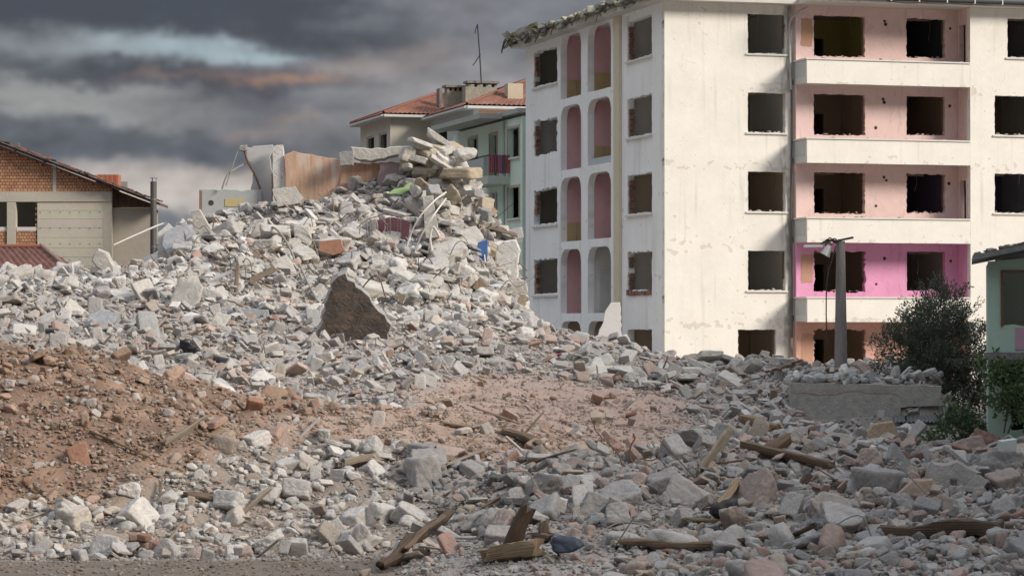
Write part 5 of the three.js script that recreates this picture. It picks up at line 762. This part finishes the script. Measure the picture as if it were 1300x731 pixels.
// ------------------------------------------------------------------ retaining wall, lean-to, street lamp, tree and vine
{
  const k = FOCAL / 72.5, p0 = at(1000, 412, 72.5), Y = py => EYE + (HORIZON - py) / k, X = px => (px - 1000) / k, r = rng(12);
  const out = jagged([[X(1000), -0.4], [X(1144), -0.4], [X(1144), Y(517)], [X(1196), Y(515)], [X(1196), Y(490)], [X(1100), Y(487)], [X(1004), Y(486)]], 0.3, 0.03, r);
  const W = thing('retaining_wall', 'grey rendered retaining wall with rubble heaped on top', 'wall'); W.position.set(p0.x, 0, p0.z);
  mesh('wall', wall(0, 0, 0, 0, 0.35, [], 1, out), concrete([0.43, 0.41, 0.385]), W); mesh('return_wall', bx(X(1196) - 0.3, X(1196) - 0.02, -0.4, Y(492), -4, -0.352), concrete([0.3, 0.29, 0.27]), W);
  const patchG = wall(0, 0, 0, 0, 0.012, [], 1, jagged([[X(1006), Y(492)], [X(1140), Y(491)], [X(1138), Y(500)], [X(1090), Y(497)], [X(1050), Y(501)], [X(1010), Y(499)]], 0.2, 0.04, rng(5))); patchG.translate(0, 0, 0.014); mesh('bare_patch', patchG, concrete([0.42, 0.38, 0.35]), W);
  for (const [a, b, c, e] of [[1112, 1124, 520, 540], [1084, 1094, 530, 544]]) mesh('white_smear', wall(0, 0, 0, 0, 0.01, [], 1, jagged([[X(a), Y(e)], [X(b), Y(e)], [X(b), Y(c)], [X(a) + 0.05, Y(c)]], 0.08, 0.04, rng(a))).translate(0, 0, 0.012), plaster([0.55, 0.55, 0.55]), W);
  const S = thing('lean_to', 'low lean to with grey corrugated sheet roof beside the wall', 'shed'); S.position.set(p0.x, 0, p0.z);
  const cg = new THREE.PlaneGeometry(1.5, 1.1, 90, 2), cp = cg.attributes.position; for (let i = 0; i < cp.count; i++) cp.setZ(i, 0.025 * Math.sin(cp.getX(i) * 2 * Math.PI / 0.1)); cg.rotateX(-1.15); cg.computeVertexNormals(); cg.translate(X(1170) , Y(524), -0.15); mesh('corrugated_roof', cg, std([0.2, 0.21, 0.22], { side: THREE.DoubleSide, roughness: 0.6, metalness: 0.3 }), S);
  mesh('post', bx(X(1148), X(1150), -0.2, Y(527), 0.2, 0.26), M.dark, S); mesh('post', bx(X(1192), X(1194), -0.2, Y(527), 0.2, 0.26), M.dark, S); mesh('shade_backing', bx(X(1146), X(1195), -0.2, Y(520), -0.6, -0.55), std([0.06, 0.055, 0.05]), S);  // near-black sheet added behind the posts to stand in for the opening's shade
  // small stones heaped on the wall
  for (let n = 0; n < 70; n++) { const px = 1002 + 190 * r(), s = 0.14 + 0.28 * r(), m = mesh('concrete_chunk', midStones[n % 12], stoneMat[pick(r, [['grey', 4], ['blue', 3], ['pale', 2], ['pink', 1]])][n % 3]), p = at(px, 488, 72.8 + 1.2 * r()); m.position.set(p.x, Y(488) + s * 0.2 + 0.35 * r() * r(), p.z); m.scale.set(s, s * (0.7 + 0.4 * r()), s); m.rotation.set(r(), r() * 6, r()); tag(m, `${s > 0.3 ? 'larger' : s > 0.2 ? 'small' : 'tiny'} ${n % 3 === 0 ? 'darker' : n % 3 === 1 ? 'plain' : 'lighter'} stone heaped on the retaining wall`, 'rubble chunk', 'stones on the retaining wall'); }
}
{
  const d = 77, base = onGround(1068, d, -0.4), S = thing('street_lamp', 'tapered concrete lamp post with battered twin lamp heads', 'street lamp'); S.position.copy(base);
  const k = FOCAL / d, H = EYE + (HORIZON - 306) / k - base.y, add = (n, g, m) => mesh(n, g, m, S);
  add('post', new THREE.CylinderGeometry(0.12, 0.2, H, 10).translate(0, H / 2, 0), concrete([0.27, 0.25, 0.24]));
  add('cap_plate', bx(-0.22, 0.3, -0.03, 0.03, -0.12, 0.12).rotateZ(0.2).translate(0.05, H + 0.04, 0), M.dark); add('bracket', tube([[-0.1, H - 0.05, 0], [-0.35, H + 0.02, 0.05], [-0.6, H - 0.1, 0.05]], 0.03, 6), M.dark);
  const head = new THREE.CylinderGeometry(0.07, 0.17, 0.3, 14, 1, true); head.rotateZ(-0.5); head.translate(-0.4, H - 0.26, 0.12); add('lamp_cone', head, std([0.4, 0.4, 0.4], { side: THREE.DoubleSide, metalness: 0.4, roughness: 0.5 }));
  add('lamp_head', bx(-0.26, 0.26, -0.035, 0.035, -0.11, 0.11).rotateZ(0.02).translate(-0.78, H - 0.14, 0.1), std([0.62, 0.64, 0.64], { roughness: 0.5 }));
  const r = rng(5); for (let n = 0; n < 6; n++) add('loose_wire', tube([[-0.1, H - 0.02, 0.05], [-0.15 - 0.3 * r(), H + 0.12 * r(), 0.1], [-0.2 - 0.3 * r(), H - 0.2 * r(), 0.12]], 0.018, 4), M.dark);
  add('hanging_cable', tube([[-0.15, H - 0.15, 0.1], [-0.38, H - 1.0, 0.12], [-0.42, H - 2.0, 0.1], [-0.4, H - 2.7, 0.1]], 0.018, 4), M.dark);
}
// a crown of many small leaves gathered on twigs
function leafCloud(blobs, n, size, seed, squash = 0.45) {
  const r = rng(seed), pos = [], nor = [], uv = [], tot = blobs.reduce((s, b) => s + b[3] ** 2, 0), a = new THREE.Vector3(), u = new THREE.Vector3(), w = new THREE.Vector3();
  const twigs = []; for (const b of blobs) { const m = Math.max(6, Math.round(n / 42 * b[3] ** 2 / tot)); for (let i = 0; i < m; i++) { const t = r() * 6.283, z = r() * 2 - 1, q = Math.sqrt(1 - z * z), R = b[3] * (0.35 + 0.65 * Math.cbrt(r())) * (0.82 + 0.5 * r()); twigs.push([b[0] + R * q * Math.cos(t), b[1] + R * z * 0.9, b[2] + R * q * Math.sin(t), q * Math.cos(t), z + 0.3, q * Math.sin(t)]); } }
  for (const tw of twigs) for (let i = 0; i < 42; i++) {
    const l = size * (0.7 + 0.6 * r()), s = r(), sp = size * 2.6;
    a.set(tw[0] + tw[3] * s * sp * 1.6 + (r() - 0.5) * sp, tw[1] + tw[4] * s * sp * 1.6 + (r() - 0.5) * sp, tw[2] + tw[5] * s * sp * 1.6 + (r() - 0.5) * sp);
    u.set(tw[3] + (r() - 0.5) * 1.6, tw[4] + (r() - 0.5) * 1.6, tw[5] + (r() - 0.5) * 1.6).normalize(); w.set(r() - 0.5, r() - 0.5, r() - 0.5).cross(u).normalize();
    const tip = a.clone().addScaledVector(u, l), m1 = a.clone().addScaledVector(u, l * 0.5).addScaledVector(w, l * squash * 0.5), m2 = a.clone().addScaledVector(u, l * 0.5).addScaledVector(w, -l * squash * 0.5), nn = u.clone().cross(w);
    for (const p of [a, m1, tip, a, tip, m2]) { pos.push(p.x, p.y, p.z); nor.push(-nn.x, -nn.y, -nn.z); uv.push(0, 0); }
  }
  const g = new THREE.BufferGeometry(); g.setAttribute('position', new THREE.Float32BufferAttribute(pos, 3)); g.setAttribute('normal', new THREE.Float32BufferAttribute(nor, 3)); g.setAttribute('uv', new THREE.Float32BufferAttribute(uv, 2)); return g;
}
const leafMat = c => new THREE.MeshPhysicalMaterial({ color: new THREE.Color().setRGB(...c), roughness: 0.75, side: THREE.DoubleSide, transmission: 0.25, thickness: 0 });
{
  const d = 76, base = onGround(1206, d, -0.1), k = FOCAL / d, T = thing('olive_tree', 'dark grey green bushy tree growing behind the retaining wall end', 'tree'); T.position.copy(base);
  const rel = (px, py, dz = 0) => { const p = at(px, py, d); return [p.x - base.x, p.y - base.y, dz]; };
  const limbs = [[[1206, 560], [1204, 520], [1196, 480], [1190, 430]], [[1204, 530], [1216, 490], [1222, 450]], [[1203, 520], [1180, 480], [1160, 455]], [[1200, 500], [1206, 450], [1196, 400]], [[1206, 540], [1226, 520], [1240, 490]]];
  limbs.forEach((l, i) => mesh(i ? 'limb' : 'trunk', tube(l.map(([x, y], n) => rel(x, y, (i - 2) * 0.12 * n)), i ? 0.045 : 0.085, 7), std([0.09, 0.075, 0.06], { bumpMap: roughBump, bumpScale: 0.02 }), T));
  const blobs = [[1190, 400, 0, 30], [1176, 425, 0.5, 34], [1206, 420, -0.4, 36], [1160, 448, 0.2, 36], [1195, 450, 0.5, 42], [1226, 450, -0.2, 32], [1140, 452, 0, 24], [1210, 490, 0.3, 38], [1235, 490, 0, 26], [1180, 480, 0, 34], [1238, 520, 0.2, 22], [1216, 525, 0.4, 28], [1200, 384, 0, 18]].map(([x, y, z, R]) => [...rel(x, y, z), R / k]);
  mesh('crown', leafCloud(blobs, 42000, 0.085, 31, 0.38), leafMat([0.088, 0.105, 0.072]), T);
}
{
  const mk = (name, label, d, px, py, blobs, stems, n, size, c, seed) => { const base = at(px, py, d), k = FOCAL / d, T = thing(name, label, 'plant'); T.position.copy(base); const rel = (x, y, z = 0) => { const p = at(x, y, d); return [p.x - base.x, p.y - base.y, z]; };
    stems.forEach(l => mesh('stem', tube(l.map(([x, y], i) => rel(x, y, 0.05 * i)), 0.02, 5), std([0.1, 0.08, 0.06]), T)); mesh('foliage', leafCloud(blobs.map(([x, y, z, R]) => [...rel(x, y, z), R / k]), n, size, seed, 0.62), leafMat(c), T); };
  mk('vine', 'green broad leaved vine climbing the mint house front', 66, 1275, 548, [[1272, 482, 0.1, 6], [1290, 486, 0.2, 9], [1284, 504, 0.3, 10], [1272, 518, 0.2, 7], [1292, 520, 0.3, 10], [1300, 500, 0.2, 10], [1264, 476, 0.1, 4], [1284, 472, 0.1, 5]], [[[1275, 550], [1278, 520], [1272, 480], [1262, 465]], [[1280, 550], [1292, 515], [1298, 480], [1290, 458]]], 1700, 0.12, [0.085, 0.14, 0.05], 41);
  mk('wild_shrub', 'dark green leafy shrub growing out before the lean to', 68.5, 1215, 562, [[1210, 550, 0, 9], [1222, 552, 0.1, 9], [1236, 546, 0, 9], [1200, 556, 0.1, 7], [1218, 538, 0, 8]], [[[1215, 565], [1210, 548], [1200, 535]], [[1218, 565], [1230, 545], [1240, 525]]], 1700, 0.1, [0.075, 0.12, 0.05], 43);
  // red brick rubble lump beside the white post
  const m = mesh('brickwork_lump', stone(950, { planes: 12, p: 18, det: 12, ax: [1, 0.8, 0.8], rough: 0.12 }), concrete([0.3, 0.19, 0.155])); m.position.copy(land(1250, 572, 0.25)); m.scale.set(0.75, 0.7, 0.6); tag(m, 'big reddish brickwork lump under the white post', 'brickwork');
  slabPiece('mint_block', 'pale mint painted wall block standing in the rubble', 'block', [[1271, 600], [1272, 560], [1289, 558], [1291, 598]], meet(1280, 598) - 0.1, 0.3, plaster([0.5, 0.55, 0.53]), { amp: 0.02, seed: 61 });
  slabPiece('tilted_block', 'large tan faced block tilted on the heap crest', 'block', [[1098, 560], [1110, 540], [1134, 536], [1142, 554], [1122, 566]], meet(1118, 562) - 0.1, 0.5, concrete([0.42, 0.32, 0.22]), { amp: 0.03, seed: 62, bevel: 0.05, lean: -0.2 });
  slabPiece('tilted_block', 'broad flat grey block in the shaded stones', 'block', [[1184, 618], [1188, 592], [1216, 588], [1240, 600], [1226, 618]], meet(1210, 616) - 0.1, 0.6, concrete([0.34, 0.32, 0.3]), { amp: 0.03, seed: 63, bevel: 0.06, lean: -0.3 });
  slabPiece('tilted_block', 'tan broken block beside the broad flat block', 'block', [[1140, 626], [1160, 612], [1184, 610], [1194, 630], [1170, 634]], meet(1168, 632) - 0.1, 0.5, concrete([0.4, 0.3, 0.23]), { amp: 0.03, seed: 64, bevel: 0.05, lean: -0.3 });
  // squared hollow brick lump at the foot of the slope
  { const B = thing('hollow_brick_lump', 'lump of red hollow bricks at the foot of the slope', 'brickwork'); B.position.copy(land(181, 706, 0)); B.rotation.set(0.1, -0.2, -0.05); const r = rng(15); for (let y = 0; y < 3; y++) for (let x = 0; x < 3; x++) { const bs = stone(970 + x + y * 3, { planes: 4, p: 24, det: 4, ax: [1, 0.68, 1], rough: 0.06, box: 1 }); bs.scale(0.21, 0.21, 0.21); bs.rotateY((r() - 0.5) * 0.4); bs.rotateZ((r() - 0.5) * 0.3); bs.translate(-0.2 + x * 0.19, 0.06 + y * 0.125, -0.08 - 0.08 * r()); if (x + y < 4) mesh('brick', bs, concrete((x + y) % 2 ? [0.3, 0.17, 0.12] : [0.36, 0.24, 0.18]), B); } mesh('mortar', bx(-0.24, 0.14, 0.0, 0.26, -0.2, -0.06), concrete([0.4, 0.36, 0.32]), B); }
}
scatterStones();
renderer.render(scene, camera);
